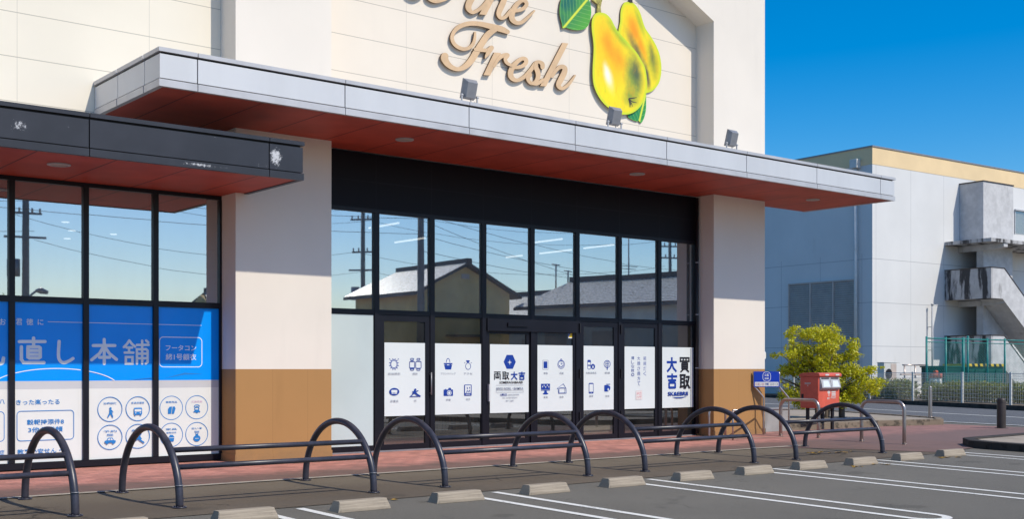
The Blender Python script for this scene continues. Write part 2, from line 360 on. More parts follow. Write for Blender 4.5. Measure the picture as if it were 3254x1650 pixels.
def thing(name, label, cat, loc=(0, 0, 0), rz=0.0, group=None):
    o = bpy.data.objects.new(name, None); COL.objects.link(o); o.empty_display_size = 0.2
    o.location = loc; o.rotation_euler = (0, 0, rz); return tag(o, label, cat, group)
def ground_tag(o): o['kind'] = 'structure'; return o
def copy_tree(o, parent=None):
    c = o.copy(); COL.objects.link(c); c.parent = parent
    for ch in list(o.children): copy_tree(ch, c)
    return c
def gz(y): return 0.0 if y > -2.2 else (y+2.2)*0.015 if y > -60 else -0.867
def smooth_path(pts, sub=6):
    """Catmull-Rom through points of any dimension"""
    P = [Vector(p) for p in pts]
    if len(P) < 3: return [P[0].lerp(P[-1], k/4) for k in range(5)]
    out = []
    for i in range(len(P)-1):
        a = P[i-1] if i else P[0]*2-P[1]; b, c = P[i], P[i+1]; d = P[i+2] if i+2 < len(P) else P[-1]*2-P[-2]
        for k in range(sub):
            t = k/sub
            out.append(0.5*((2*b)+(c-a)*t+(2*a-5*b+4*c-d)*t*t+(3*b-a-3*c+d)*t**3))
    out.append(P[-1]); return out

# ------------------------------------------------------------------ flat art: lettering and pictograms laid on a vertical sheet
TXT = {}
def text_mesh(s, bold=0.0):
    key = (s, bold)
    if key not in TXT:
        cu = bpy.data.curves.new('t', 'FONT'); cu.body = s; cu.size = 1.0; cu.offset = bold; cu.resolution_u = 3
        ob = bpy.data.objects.new('t', cu); COL.objects.link(ob)
        dg = bpy.context.evaluated_depsgraph_get(); dg.update()
        me = bpy.data.meshes.new_from_object(ob.evaluated_get(dg))
        vs = [(v.co.x, v.co.y) for v in me.vertices]; fs = [tuple(p.vertices) for p in me.polygons]
        bpy.data.objects.remove(ob); bpy.data.curves.remove(cu); bpy.data.meshes.remove(me)
        TXT[key] = (vs, fs)
    return TXT[key]
class Art:
    """2D shapes (u to the right, v up, metres); layer k lies k*0.35 mm in front of the sheet"""
    def __init__(s, mats): s.mats = list(mats); s.b = MB(); s.b.keep = True; s.k = 0
    def mi(s, m):
        if m not in s.mats: s.mats.append(m)
        return s.mats.index(m)
    def tri(s, pts, faces, m, layer=None):
        if layer is None: s.k += 1; layer = s.k
        y = -0.00035*layer; base = len(s.b.v)
        s.b.v += [(u, y, v) for u, v in pts]
        for f in faces: s.b.f.append(tuple(base+i for i in f)); s.b.i.append(s.mi(m)); s.b.sm.append(False)
    def poly(s, pts, m, layer=None):
        t = tessellate_polygon([[Vector((u, v, 0)) for u, v in pts]]); s.tri(pts, t, m, layer)
    def rect(s, x0, x1, z0, z1, m, layer=None): s.tri([(x0, z0), (x1, z0), (x1, z1), (x0, z1)], [(0, 1, 2, 3)], m, layer)
    def disc(s, c, rx, rz, m, layer=None, n=24):
        s.poly([(c[0]+rx*math.cos(2*math.pi*k/n), c[1]+rz*math.sin(2*math.pi*k/n)) for k in range(n)], m, layer)
    def ring(s, c, rx, rz, w, m, layer=None, n=36, a0=0, a1=360):
        pts = [(c[0]+rx*math.cos(R(a0+(a1-a0)*k/n)), c[1]+rz*math.sin(R(a0+(a1-a0)*k/n))) for k in range(n+1)]
        s.stroke(pts, w, m, layer)
    def stroke(s, pts, w, m, layer=None, cap=False):
        P = [Vector(p) for p in pts]; L = []; n = len(P); ws = w if isinstance(w, (list, tuple)) else [w]*n
        closed = (P[0]-P[-1]).length < 1e-6
        for k in range(n):
            a = P[k-1] if k else (P[-2] if closed else P[0]); c = P[k+1] if k < n-1 else (P[1] if closed else P[-1])
            d1 = (P[k]-a); d2 = (c-P[k]); d1 = d1.normalized() if d1.length > 1e-9 else d2.normalized(); d2 = d2.normalized() if d2.length > 1e-9 else d1
            nn = Vector((-(d1+d2).y, (d1+d2).x)); nn = nn.normalized() if nn.length > 1e-6 else Vector((-d1.y, d1.x))
            q = max(0.5, nn.dot(Vector((-d1.y, d1.x)))); L.append(nn*(ws[k]/2/q))
        pts2 = [tuple(P[k]+L[k]) for k in range(n)] + [tuple(P[k]-L[k]) for k in range(n)]
        fs = [(k, k+1, n+k+1, n+k) for k in range(n-1)]
        if cap:
            for e, sg in ((0, -1), (n-1, 1)):
                d = (P[1]-P[0]).normalized() if e == 0 else (P[-1]-P[-2]).normalized(); base = len(pts2); ang = math.atan2(d.y*sg, d.x*sg)
                pts2 += [tuple(P[e]+Vector((math.cos(ang+R(t)), math.sin(ang+R(t))))*ws[e]/2) for t in range(-90, 91, 30)]
                fs.append(tuple(range(base, base+7)))
        s.tri(pts2, fs, m, layer)
    def rrect(s, x0, x1, z0, z1, r, w, m, layer=None, fill=False):
        pts = []
        for cx, cz, a in ((x1-r, z1-r, 0), (x0+r, z1-r, 90), (x0+r, z0+r, 180), (x1-r, z0+r, 270)):
            pts += [(cx+r*math.cos(R(a+t)), cz+r*math.sin(R(a+t))) for t in range(0, 91, 18)]
        if fill: s.poly(pts, m, layer)
        else: s.stroke(pts+[pts[0]], w, m, layer)
    def text(s, t, cx, cz, w, h, m, layer=None, bold=0.0):
        """text fitted into a w x h box centred on (cx, cz)"""
        vs, fs = text_mesh(t, bold)
        if not vs: return
        x0 = min(v[0] for v in vs); x1 = max(v[0] for v in vs); z0 = min(v[1] for v in vs); z1 = max(v[1] for v in vs)
        sx = w/max(1e-6, x1-x0); sz = h/max(1e-6, z1-z0)
        s.tri([(cx+(a-(x0+x1)/2)*sx, cz+(b-(z0+z1)/2)*sz) for a, b in vs], fs, m, layer)
    def build(s, name, y, parent=None, thick=0.003, box=None, mbox=0):
        """the backing sheet box=(x0,x1,z0,z1) with the art on its front, which lies at depth y"""
        b = s.b
        if box: b.box(box[0], box[1], 0.0, thick, box[2], box[3], mbox)
        b.shift((0, y, 0)); o = b.build(name, s.mats, parent); return o

# ------------------------------------------------------------------ ground, paving, road, markings
def strip(x0, x1, ys, dz, name, m, step=None):
    b = MB()
    for a, c in zip(ys, ys[1:]):
        b.face([(x0, a, gz(a)+dz), (x1, a, gz(a)+dz), (x1, c, gz(c)+dz), (x0, c, gz(c)+dz)])
    return ground_tag(b.build(name, m))
strip(-700, 900, [-700, -60, -2.2, 1200], -0.010, 'ground', 'asphalt')
strip(-40, 11.05, [-5.35, -4.2, -2.95], -0.003, 'walkway', 'walk')
strip(-40, 10.2, [-2.95, -2.83], 0.007, 'kerb_strip', 'border')
path_strip_later = [(9.2, -.72), (10.34, -.83), (11.26, -.90), (12.1, -1.05)]
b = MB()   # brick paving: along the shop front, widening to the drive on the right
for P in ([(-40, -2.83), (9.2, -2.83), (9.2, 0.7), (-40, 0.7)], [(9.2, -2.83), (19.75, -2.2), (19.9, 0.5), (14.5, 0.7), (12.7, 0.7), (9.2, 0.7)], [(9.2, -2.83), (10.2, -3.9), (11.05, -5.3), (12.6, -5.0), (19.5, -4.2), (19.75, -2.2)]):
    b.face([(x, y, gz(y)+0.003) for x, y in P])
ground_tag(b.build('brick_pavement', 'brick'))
b = MB()
near = [(16.9, -30), (20.3, -8), (20.62, -1.8), (21.1, 0.36), (23.6, 6), (26.5, 12), (33.0, 26), (48, 58)]
far = [(17.9, -30), (26.7, -8), (29.3, 0.0), (30.6, 2.9), (32.4, 6.7), (34.9, 12.5), (39.8, 23.5), (56, 58)]
for (a, c), (d, e) in zip(zip(near, near[1:]), zip(far, far[1:])): b.face([(*a, gz(a[1])-0.005), (*d, gz(d[1])-0.005), (*e, gz(e[1])-0.005), (*c, gz(c[1])-0.005)])
ground_tag(b.build('road', 'road'))
def path_strip(name, pts, w, dz, m):
    b = MB(); n = len(pts)
    for k in range(n-1):
        p, q = Vector(pts[k]), Vector(pts[k+1]); d = (q-p).normalized(); s_ = Vector((-d.y, d.x))*w/2
        b.face([(*(p+s_), gz(p.y)+dz), (*(p-s_), gz(p.y)+dz), (*(q-s_), gz(q.y)+dz), (*(q+s_), gz(q.y)+dz)])
    return ground_tag(b.build(name, m))
path_strip('road_line', [(19.4, -9), (19.9, -6), (20.25, -4.0), (20.6, -1.8), (21.02, 0.36), (21.9, 3.0)], 0.12, 0.009, 'line')
path_strip('road_line', [(22.8, -9), (24.9, -3.5), (25.39, 0.69), (26.5, 3.63), (28.18, 7.84), (30.2, 13.4), (35, 25)], 0.15, 0.001, 'line')
path_strip('paving_edge_strip', path_strip_later, 0.07, 0.008, 'border')
# far kerb and verge behind it
b = MB()
kp = [(17.8, -30), (26.6, -8), (29.3, 0.0), (30.6, 2.9), (32.4, 6.7), (34.9, 12.5), (39.8, 23.5), (56, 58)]
for (a, c) in zip(kp, kp[1:]):
    b.prism([(a[0], a[1], -0.03), (c[0], c[1], -0.03), (c[0], c[1], 0.16), (a[0], a[1], 0.16)], (0.30, -0.13, 0))
ground_tag(b.build('far_kerb', 'kerb_dark'))
b = MB()
for (a, c) in zip(kp, kp[1:]): b.face([(a[0]+.2, a[1], 0.10), (a[0]+60, a[1]-20, 0.10), (c[0]+60, c[1]-20, 0.10), (c[0]+.2, c[1], 0.10)])
ground_tag(b.build('verge_ground', 'soil'))

strip(-60, 70, [-27, -19, -11.3], 0.012, 'added_bounce_ground', 'bounce_conc')  # unseen pale ground added behind the camera to bounce warm light
# parking lines: double lines closed by a rounded end
def parking_line(cx, end, nm='parking_line'):
    b = MB(); z = lambda y: gz(y)-0.005; hw = 0.24; w = 0.052; y0 = -5.47
    pts = [(cx+hw, y0)] + [(cx+hw, y0+(end-y0)*k/12) for k in range(1, 13)]
    arc = [(cx+hw*math.cos(t*math.pi/10), end-0.26*math.sin(t*math.pi/10)) for t in range(1, 10)]
    pts += arc + [(cx-hw, end+(y0-end)*k/12) for k in range(0, 13)]
    P = [Vector(p) for p in pts]; L = []
    for k in range(len(P)):
        d = (P[min(k+1, len(P)-1)]-P[max(0, k-1)]).normalized(); L.append(Vector((-d.y, d.x))*w)
    for k in range(len(P)-1):
        q = [P[k]+L[k], P[k]-L[k], P[k+1]-L[k+1], P[k+1]+L[k+1]]
        b.face([(v.x, v.y, z(v.y)) for v in q])
    return ground_tag(b.build(nm, 'line'))
for cx in (-4.78, -2.12, 0.535, 3.19, 5.84, 8.53, 11.2, 13.87, 16.5): parking_line(cx, -9.75)

# wheel stops
def wheel_stop():
    b = MB(); L = 0.33; d = 0.105; h = 0.115; e = 0.035; t = 0.055
    sec = [(-d, 0), (-d, 0.03), (-t-0.02, h*0.85), (-t, h), (t, h), (t+0.02, h*0.85), (d, 0.03), (d, 0)]
    xs = [(-L, 0.0), (-L+e, 1), (L-e, 1), (L, 0.0)]
    r = []
    for k, (x, f) in enumerate(xs):
        base = len(b.v)
        for y, z in sec: b.v.append((x + (0.0 if f else (0.03 if k == 0 else -0.03)*(z/h)), y*(1 if f else 0.9), z if f else z*0.86))
        r.append(base)
    n = len(sec)
    for p, q in zip(r, r[1:]):
        for k in range(n): b.f.append((p+k, p+(k+1) % n, q+(k+1) % n, q+k)); b.i.append(0); b.sm.append(False)
    b.f.append(tuple(r[0]+k for k in range(n))); b.f.append(tuple(r[-1]+k for k in range(n))); b.i += [0, 0]; b.sm += [False, False]
    return b
stop_lab = ['weathered concrete wheel stop cut by the bottom edge of the photo, nearest the camera', 'concrete wheel stop second from the near end, beside the nearest big hoop', 'concrete wheel stop in front of the ochre pillar base, right of a short white line',
 'concrete wheel stop in front of the frosted window, left of a white double line', 'concrete wheel stop right of a white double line, below the hexagon poster', 'concrete wheel stop left of the double line that ends below the glass doors',
 'concrete wheel stop right of that double line, in front of the last poster window', 'concrete wheel stop left of the long double line, in front of the red postbox side', 'concrete wheel stop right of the long double line, below the farthest barrier', 'concrete wheel stop with yellow leaves on both sides, below the end of the last rail', 'concrete wheel stop on pale dusty asphalt, second from the far end of the row', 'concrete wheel stop at the far end of the row, brown leaves at its corner']
stops = [(-4.06, -5.93), (-2.75, -5.93), (-1.40, -5.92), (-0.11, -5.90), (1.24, -5.87), (2.565, -5.855), (3.90, -5.845), (5.25, -5.80), (6.57, -5.76), (7.82, -5.81), (9.26, -5.72), (10.58, -5.71)]
proto = wheel_stop().build('wheel_stop', 'stop')
for k, (x, y) in enumerate(stops):
    o = proto if k == 0 else proto.copy()
    if k: COL.objects.link(o)
    o.location = (x, y, gz(y)-0.010); o.rotation_euler = (R(-0.8), 0, R(random.uniform(-2.2, 2.2))); tag(o, stop_lab[k], 'wheel stop', 'concrete wheel stops along the parking bays')

# hoop barriers
def make_barrier():
    t = thing('hoop_barrier', 'x', 'barrier')
    W = 2.43; ry = 0.83; rz = 0.80
    hp = lambda x, a: (x, ry*math.cos(a), rz*math.sin(a))
    pl = [(ry, 0.0)]
    for x in (0, W):
        pts = [(x, -ry, 0.0)] + [(x, -ry*math.cos(a), 0.04+(rz-0.02)*math.sin(a)) for a in [math.pi*k/40 for k in range(0, 41)]] + [(x, ry, 0.0)]
        h = MB().tube(pts, 0.041, 14)
        for sy in (-ry,): h.tube([(x, sy*.985, .235), (x, sy*.985, .243)], .0422, 14, 1)
        h = h.build('hoop', ['hoop', 'grey_metal'], t)
        for sy in (-ry, ry):
            f = MB(); f.cyl((x, sy, 0.001), 0.075, 0.012, 20)
            for q in range(4): f.cyl((x+0.057*math.cos(q*math.pi/2+.8), sy+0.057*math.sin(q*math.pi/2+.8), 0.0125), 0.009, 0.010, 8)
            f.build('base_plate', 'hoop', h)
    for y, z in ((-0.585, 0.60), (-0.715, 0.425)):
        MB().tube([(0.02, y, z), (W/2, y, z), (W-0.02, y, z)], 0.030, 12).build('rail', 'hoop', t)
    return t
labs = ['charcoal hoop barrier cut off by the left edge, in front of the blue window film', 'charcoal hoop barrier with two rails in front of the ochre pillar base', 'charcoal hoop barrier with two rails in front of the doors with hexagon poster',
        'charcoal hoop barrier in front of the last poster windows and downpipe', 'charcoal hoop barrier farthest away, in front of the red postbox and steel guards']
proto = make_barrier()
for k, x in enumerate((-6.45, -2.92, 0.56, 4.105, 7.59)):
    o = proto if k == 0 else copy_tree(proto)
    o.location = (x, -3.91, gz(-3.91)-0.002); o.rotation_euler = (0.015, 0, 0); o['label'] = labs[k]; o['group'] = 'hoop barriers along the walkway'

# ------------------------------------------------------------------ the store
store = thing('store_building', 'large cream store with ochre wall bases, dark glazed front and two flat red-lined canopies', 'store building')
XA, XB, XC, XD = 0.0, 1.684, 10.978, 12.668
def vquad(b, x0, x1, y, z0, z1, mi=0): b.face([(x0, y, z0), (x1, y, z0), (x1, y, z1), (x0, y, z1)], mi)
for (x0, x1, yb) in ((XA, XB, 0.62), (XC, XD, 0.62)):
    b = MB()
    b.box(x0-0.012, x1+0.012, -0.012, yb, 0.0, 0.12, 1)
    for (z0, z1, m) in ((0.12, 1.44, 1), (1.44, 8.85, 0)):
        vquad(b, x0, x1, 0, z0, z1, m); vquad(b, x0, x1, yb, z0, z1, m)
        b.face([(x0, 0, z0), (x0, 0, z1), (x0, yb, z1), (x0, yb, z0)], m); b.face([(x1, 0, z0), (x1, 0, z1), (x1, yb, z1), (x1, yb, z0)], m)
    b.build('pillar', ['cream', 'brown'], store)
ap = 8.85+0.456*(XC-XB)/2
b = MB()
b.prism([(XA, 0, 8.85), (XB, 0, 8.85), ((XB+XC)/2, 0, ap), (XC, 0, 8.85), (XD, 0, 8.85), (XD, 0, 13.2), (XA, 0, 13.2)], (0, 0.50, 0))
b.build('gable_wall', 'cream', store)
b = MB(); b.box(XB+0.001, XC-0.001, 0.50, 0.62, 5.2, 11.6); b.build('sign_wall', 'cream_panel', store)
b = MB(); b.box(-16, -0.002, 0.53, 0.75, 4.18, 12.6); b.build('upper_wall', 'cream_panel_b', store)
b = MB(); b.box(XD-0.25, XD-0.003, 0.63, 16, 0, 12.4); b.box(-16, XD-0.26, 15.7, 16, 0, 12.4); b.build('end_wall', 'cream', store)
b = MB(); b.box(-16, XD-0.3, 0.8, 15.6, 12.0, 12.3); b.build('roof', 'greyconc', store)
# interior seen through the glass
b = MB(); b.box(-16, XD-0.3, 0.64, 15.6, -0.02, 0.016); b.build('shop_floor', 'interior_floor', store)
b = MB(); b.box(-16, XD-0.3, 9.0, 9.1, 0.03, 4.3); b.box(XD-0.36, XD-0.3, 0.64, 9, 0.03, 4.3); b.build('inner_wall', 'interior', store)
b = MB(); b.box(-16, XD-0.3, 0.64, 9.0, 4.2, 4.28); b.build('shop_ceiling', 'interior', store)

def canopy(x0, x1, yf, zs, zt, joints, mats, ya, left_side=None, blocks=(), nm='canopy'):
    """flat canopy: panels, cap and trim on a dark core, red soffit"""
    c = thing(nm, '', ''); c.parent = store
    for k in ('label', 'category'): del c[k]
    b = MB(); b.box(x0+.03, x1-.03, yf+.03, ya, zs+0.012, zt-0.02)
    for q in blocks: b.box(q[0], q[1], q[2], q[3], zs+0.012, zt-0.02)
    b.build('core', 'joint', c)
    b = MB(); b.box(x0+.02, x1-.02, yf+.02, ya, zs-0.001, zs+0.01)
    for q in blocks: b.box(q[0], q[1], q[2], q[3], zs-0.001, zs+0.01)
    b.build('soffit', 'soffit', c)
    H = zt-zs; zc = zt-0.055; zp1 = zt-0.084; zp0 = zs+0.098; zt1 = zs+0.083
    xs = [x0]+list(joints)+[x1]; g = 0.008
    p = MB(); q = MB()
    for a, e in zip(xs, xs[1:]):
        p.box(a+g if a != x0 else a, e-g if e != x1 else e, yf, yf+.028, zp0, zp1)
        q.box(a+g*.7 if a != x0 else a-.02, e-g*.7 if e != x1 else e+.02, yf-.02, yf+.06, zc, zt)
        q.box(a+g*.7 if a != x0 else a-.012, e-g*.7 if e != x1 else e+.012, yf-.012, yf+.05, zs-0.012, zt1)
    sides = [(x0, -1, left_side)] if left_side else []
    sides.append((x1, 1, blocks[-1][3] if blocks and blocks[-1][1] > x1-.5 else ya))
    for x, sg, yb in sides:
        ys = [yf+.03, yf+.52, yf+1.5, yb]
        ys = [y for y in ys if y <= yb]
        if ys[-1] != yb: ys.append(yb)
        for a, e in zip(ys, ys[1:]):
            xa, xb = (x, x+.028) if sg < 0 else (x-.028, x)
            p.box(xa, xb, a+g*(a != ys[0]), e-g, zp0, zp1)
            xa, xb = (x-.02, x+.06) if sg < 0 else (x-.06, x+.02)
            q.box(xa, xb, a+.032, e-g*.7, zc, zt); q.box(xa+.008*(sg < 0), xb-.008*(sg > 0), a+.022, e-g*.7, zs-0.012, zt1)
    p.build('fascia_panel', mats[0], c); q.build('edge_trim', mats[1], c)
    b = MB(); b.box(x0+.07, x1-.07, yf+.07, ya, zt-0.03, zt-0.012)
    for k in blocks: b.box(max(k[0], x0+.07), min(k[1], x1-.07), k[2], k[3], zt-0.03, zt-0.012)
    b.build('deck', 'lightgrey', c)
    return c
canopy(-1.98, 14.757, -1.9, 5.162, 5.66, (-1.46, 0.807, 3.061, 5.308, 7.539, 9.764, 11.979, 14.229), ('silver', 'silver_trim'), -0.003, 0.525,
       ((-1.95, -0.003, -0.003, 0.525), (1.688, 10.974, -0.003, 0.49), (12.672, 14.72, -0.003, 0.525)))
canopy(-12.0, 0.20, -1.75, 4.162, 4.70, (-9.95, -7.58, -5.21, -2.845, -0.33), ('black_panel', 'black_panel'), -0.003, None, ((-11.9, -0.003, -0.003, 0.525),))

# central glazed front
GX = [1.688, 2.864, 4.030, 5.197, 6.366, 7.525, 8.685, 9.844, 10.974]
YF, YG = 0.485, 0.530            # frame face, glass face
b = MB(); b.box(1.688, 10.974, 0.495, 0.60, 4.20, 5.148); b.build('header_panel', 'header', store)
win = thing('window', '', ''); win.parent = store; [win.__delitem__(k) for k in ('label', 'category')]
f = MB()
f.box(1.690, 10.972, YF, 0.60, 4.134, 4.199); f.box(1.690, 10.972, YF, 0.60, 2.388, 2.468)
for k, x in enumerate(GX):
    x0, x1 = (x, x+.04) if k == 0 else (x-.06, x) if k == 8 else (x-.05, x+.05)
    f.box(x0+.002, x1-.002, YF-.004, 0.598, 0.03, 4.133)
f.build('window_frame', 'frame', win)
def pane(x0, x1, z0, z1, par, m='glass', nm='pane', y=YG):
    b = MB(); b.box(x0, x1, y, y+.008, z0, z1, 1)
    k = [i for i, q in enumerate(b.f)][2]; b.i[2] = 0
    o = b.build(nm, [m, 'glass_back'], par)
    if m == 'glass':     # every pane sits a hair out of true, so reflections step from pane to pane
        cx, cz = (x0+x1)/2, (z0+z1)/2; o.data.transform(Matrix.Translation((-cx, -y, -cz))); o.location = (cx, y, cz)
        o.rotation_euler = (R(random.uniform(-.04, .04)), 0, R(random.uniform(-.05, .05)))
    return o
for k in range(8): pane(GX[k]+.045, GX[k+1]-.045, 2.466, 4.136, win)
# lower bay k: 0 frosted, 1 door, 2 window, 3-4 sliding doors, 5-6 doors, 7 window
def leaf(k, name, stile, top, bot, x0=None, x1=None, y=YF+.012):
    x0 = GX[k]+.052 if x0 is None else x0; x1 = GX[k+1]-.052 if x1 is None else x1
    d = MB(); d.box(x0, x0+stile, y, y+.05, 0.03, 2.384); d.box(x1-stile, x1, y, y+.05, 0.03, 2.384)
    d.box(x0+stile, x1-stile, y, y+.05, top, 2.384); d.box(x0+stile, x1-stile, y, y+.05, 0.03, bot)
    o = d.build(name, 'frame', store); pane(x0+stile-.004, x1-stile+.004, bot-.004, top+.004, o, 'door_glass', 'glass', y+.02); return o
o = leaf(0, 'window', .012, 2.372, .12); 
d1 = leaf(1, 'door', .10, 2.275, .125); leaf(2, 'window', .012, 2.372, .125)
b = MB(); b.tube([(3.985, .455, .98), (3.985, .455, 1.38)], .012, 8); b.box(3.975, 3.995, .455, .50, 1.0, 1.02); b.box(3.975, 3.995, .455, .50, 1.34, 1.36); b.build('handle', 'grey_metal', d1)
s3 = leaf(3, 'sliding_door', .085, 2.10, .13, y=YF+.028); s4 = leaf(4, 'sliding_door', .075, 2.14, .13)
b = MB(); b.box(5.285, 5.312, .455, .512, .84, 1.16); b.build('handle', 'lightgrey', s3)
b = MB(); b.box(5.25, 7.472, .455, .55, 2.15, 2.382); b.box(5.72, 6.2, .425, .456, 2.24, 2.31); b.build('door_operator', 'frame', store)
d5 = leaf(5, 'door', .115, 2.285, .125); d6 = leaf(6, 'door', .085, 2.29, .125); leaf(7, 'window', .03, 2.372, .125)
for dd, x in ((d5, 7.565), (d6, 8.70)):
    for z in (0.5, 1.35, 2.25): MB().box(x-.012, x+.012, .452, .50, z-.09, z+.09).build('hinge', 'black', dd)
b = MB(); b.box(1.69, 10.97, YF-.006, 0.60, 0.0, 0.028); b.build('sill', 'grey_metal', store)
# left glazed front
LX = [-9.42, -8.37, -7.32, -6.27, -5.215, -4.165, -3.15, -2.117, -1.066, -0.002]
winl = thing('window', '', ''); winl.parent = store; [winl.__delitem__(k) for k in ('label', 'category')]
f = MB(); f.box(-9.4, -.004, YF, .60, 2.392, 2.478); f.box(-9.4, -.004, YF, .60, .02, .115); f.box(-9.4, -.004, YF, .525, 4.10, 4.160)
for k, x in enumerate(LX):
    f.box(x-.04 if k < 9 else x-.034, x+.04 if k < 9 else x-.002, YF-.004, .598, .116 if k % 99 else .116, 4.099)
f.build('window_frame', 'frame', winl)
for k in range(9):
    pane(LX[k]+.036, LX[k+1]-.032, 2.474, 4.104, winl); pane(LX[k]+.036, LX[k+1]-.032, .111, 2.396, winl, 'door_glass')

# ------------------------------------------------------------------ lamps, floodlights, downpipe
for lab, x, y, z in (('round recessed downlight in the black canopy soffit', -2.937, -.854, 4.160), ('round recessed downlight in the tall canopy soffit nearest the ochre pillar with black canopy', 2.524, -.881, 5.160),
                     ('round recessed downlight in the tall canopy soffit above the dark header, nearer its far end', 7.833, -.855, 5.160), ('round recessed downlight in the soffit overhang beyond the right pillar', 13.248, -.856, 5.160)):
    t = thing('downlight', lab, 'downlight', (x, y, z), 0, 'downlights in the red soffits')
    b = MB(); n = 28
    for k in range(n):
        a, c = 2*math.pi*k/n, 2*math.pi*(k+1)/n
        for r0, r1, z0, z1 in ((.150, .150, -.001, -.014), (.150, .118, -.014, -.016), (.118, .112, -.016, -.004)):
            b.face([(r0*math.cos(a), r0*math.sin(a), z0), (r0*math.cos(c), r0*math.sin(c), z0), (r1*math.cos(c), r1*math.sin(c), z1), (r1*math.cos(a), r1*math.sin(a), z1)])
    b.build('trim_ring', 'lightgrey', t)
    b = MB(); b.cyl((0, 0, -.006), .113, .004, 28); b.build('diffuser', 'lamp_off', t)
def floodlight():
    t = thing('floodlight', 'x', 'floodlight', group='floodlights standing on the silver canopy')
    T = Matrix.Rotation(R(14), 4, 'X')
    b = MB()          # tapered housing: back plate toward the car park, wider lens rim toward the wall
    sec = [(-.115, .115, -.02, .285, -.035), (-.15, .15, -.045, .335, .055), (-.16, .16, -.055, .345, .065), (-.16, .16, -.055, .345, .10)]
    rings = []
    for x0, x1, z0, z1, y in sec:
        base = len(b.v); b.v += [tuple(T @ Vector(p)) for p in ((x0, y, z0), (x1, y, z0), (x1, y, z1), (x0, y, z1))]; rings.append(base)
    for p, q in zip(rings, rings[1:]):
        for k in range(4): b.f.append((p+k, p+(k+1) % 4, q+(k+1) % 4, q+k)); b.i.append(0); b.sm.append(False)
    b.f.append(tuple(rings[0]+k for k in range(4))); b.f.append(tuple(rings[-1]+k for k in range(4))); b.i += [0, 0]; b.sm += [False]*2
    b.shift((0, 0, .22)); b.build('housing', 'grey_metal', t, bevel=.006)
    b = MB(); b.v += []; b.box(-.14, .14, .098, .106, -.03, .32); b.v = [tuple(T @ Vector(p)+Vector((0, 0, .22))) for p in b.v]; b.build('lens', 'lamp_off', t)
    b = MB()
    for sx in (-1, 1):
        b.box(sx*.185-.012, sx*.185+.012, -.004, .020, 0.0, .26); b.tube([(sx*.16, .008, .235), (sx*.21, .008, .235)], .022, 10)
    b.box(-.172, .172, -.004, .020, 0.0, .008); b.build('bracket', 'lightgrey', t)
    b = MB(); b.tube(smooth_path([(.05, .05, .19), (.10, .06, .12), (.16, .04, .14), (.19, .02, .05)]), .009, 6); b.build('cable', 'lightgrey', t)
    return t
proto = floodlight()
for k, (x, lab) in enumerate(((3.30, 'grey floodlight on the silver canopy below the large F of the lettering'), (6.53, 'grey floodlight on the silver canopy overlapping the bottom of the front pear'), (9.69, 'grey floodlight on the silver canopy in front of the plain white pillar'))):
    o = proto if k == 0 else copy_tree(proto); o.location = (x, -1.6, 5.652); o.scale = (.86, .86, .80); o['label'] = lab; o.rotation_euler = (0, 0, R((2, -1, 3)[k]))
t = thing('downpipe', 'thin dark downpipe with pale clips beside the right pillar', 'downpipe')
b = MB(); b.tube([(10.90, .40, .05), (10.90, .40, 5.12)], .034, 12); b.build('pipe', 'black', t)
b = MB()
for z in (1.45, 2.6, 3.72): b.cyl((10.90, .40, z), .040, .02, 12)
b.build('clip', 'lightgrey', t)
for k, (x, y0, y1) in enumerate(((3.65, 1.0, 2.0), (5.40, 2.7, 3.8), (7.66, 1.1, 2.0), (9.25, 1.25, 2.2), (9.26, 2.6, 3.7), (9.24, 4.3, 4.9))):
    b = MB(); b.box(x-.016, x+.016, y0, y1, 4.06, 4.09, 0); b.box(x-.03, x+.03, y0, y1, 4.09, 4.115, 1); b.box(x-.008, x+.008, y0+.2, y0+.22, 4.115, 4.199, 1); b.box(x-.008, x+.008, y1-.22, y1-.2, 4.115, 4.199, 1)
    tag(b.build('tube_lamp', ['lamp_on', 'lightgrey']), ('lit white tube lamp seen through the second upper pane beside a pole', 'lit white tube lamp seen low in the second upper pane across the pole', 'lit white tube lamp, upper one in the fifth upper pane', 'lit white tube lamp in the sixth upper pane', 'lit white tube lamp, lower and longer one in the fifth upper pane', 'short lit tube lamp at the left of the row in the fourth upper pane')[k], 'tube lamp', 'lit tubes inside the shop')
for k, (x, y) in enumerate(((0.67, 7.0), (-.75, 5.6), (-1.6, 8.2), (0.2, 8.4), (-2.4, 6.6), (-.2, 6.9))):
    b = MB(); b.cyl((x, y, 4.185), .07, .012, 14); tag(b.build('spot_lamp', 'lamp_on'), 'small round lit ceiling spot seen through the left upper glazing', 'ceiling spot', 'lit ceiling spots behind the left glazing')
# counters and shelves dimly seen behind the doors
t = thing('service_counter', 'dark wooden counter inside, dimly seen through the glass doors', 'counter', (5.6, 3.2, .016))
b = MB(); b.box(-2.0, 1.4, 0, .55, 0.1, .95); b.box(-1.96, 1.36, .04, .5, 0, .1); b.build('body', 'counterwood', t)
b = MB(); b.box(-2.04, 1.44, -.04, .59, .951, .99); b.build('counter_top', 'slab', t)
t = thing('display_cabinet', 'pale display cabinet inside, behind the last poster window', 'cabinet', (9.9, 2.4, .016))
b = MB(); b.box(-.5, .5, 0, .5, .06, 1.0); b.box(-.52, .52, -.02, .52, 1.001, 1.04); b.box(-.46, .46, .04, .46, 0, .06); b.build('body', 'pale_wall', t)
b = MB(); b.box(-.45, .45, -.012, -.002, .3, .92); b.build('door', 'counterwood', t)

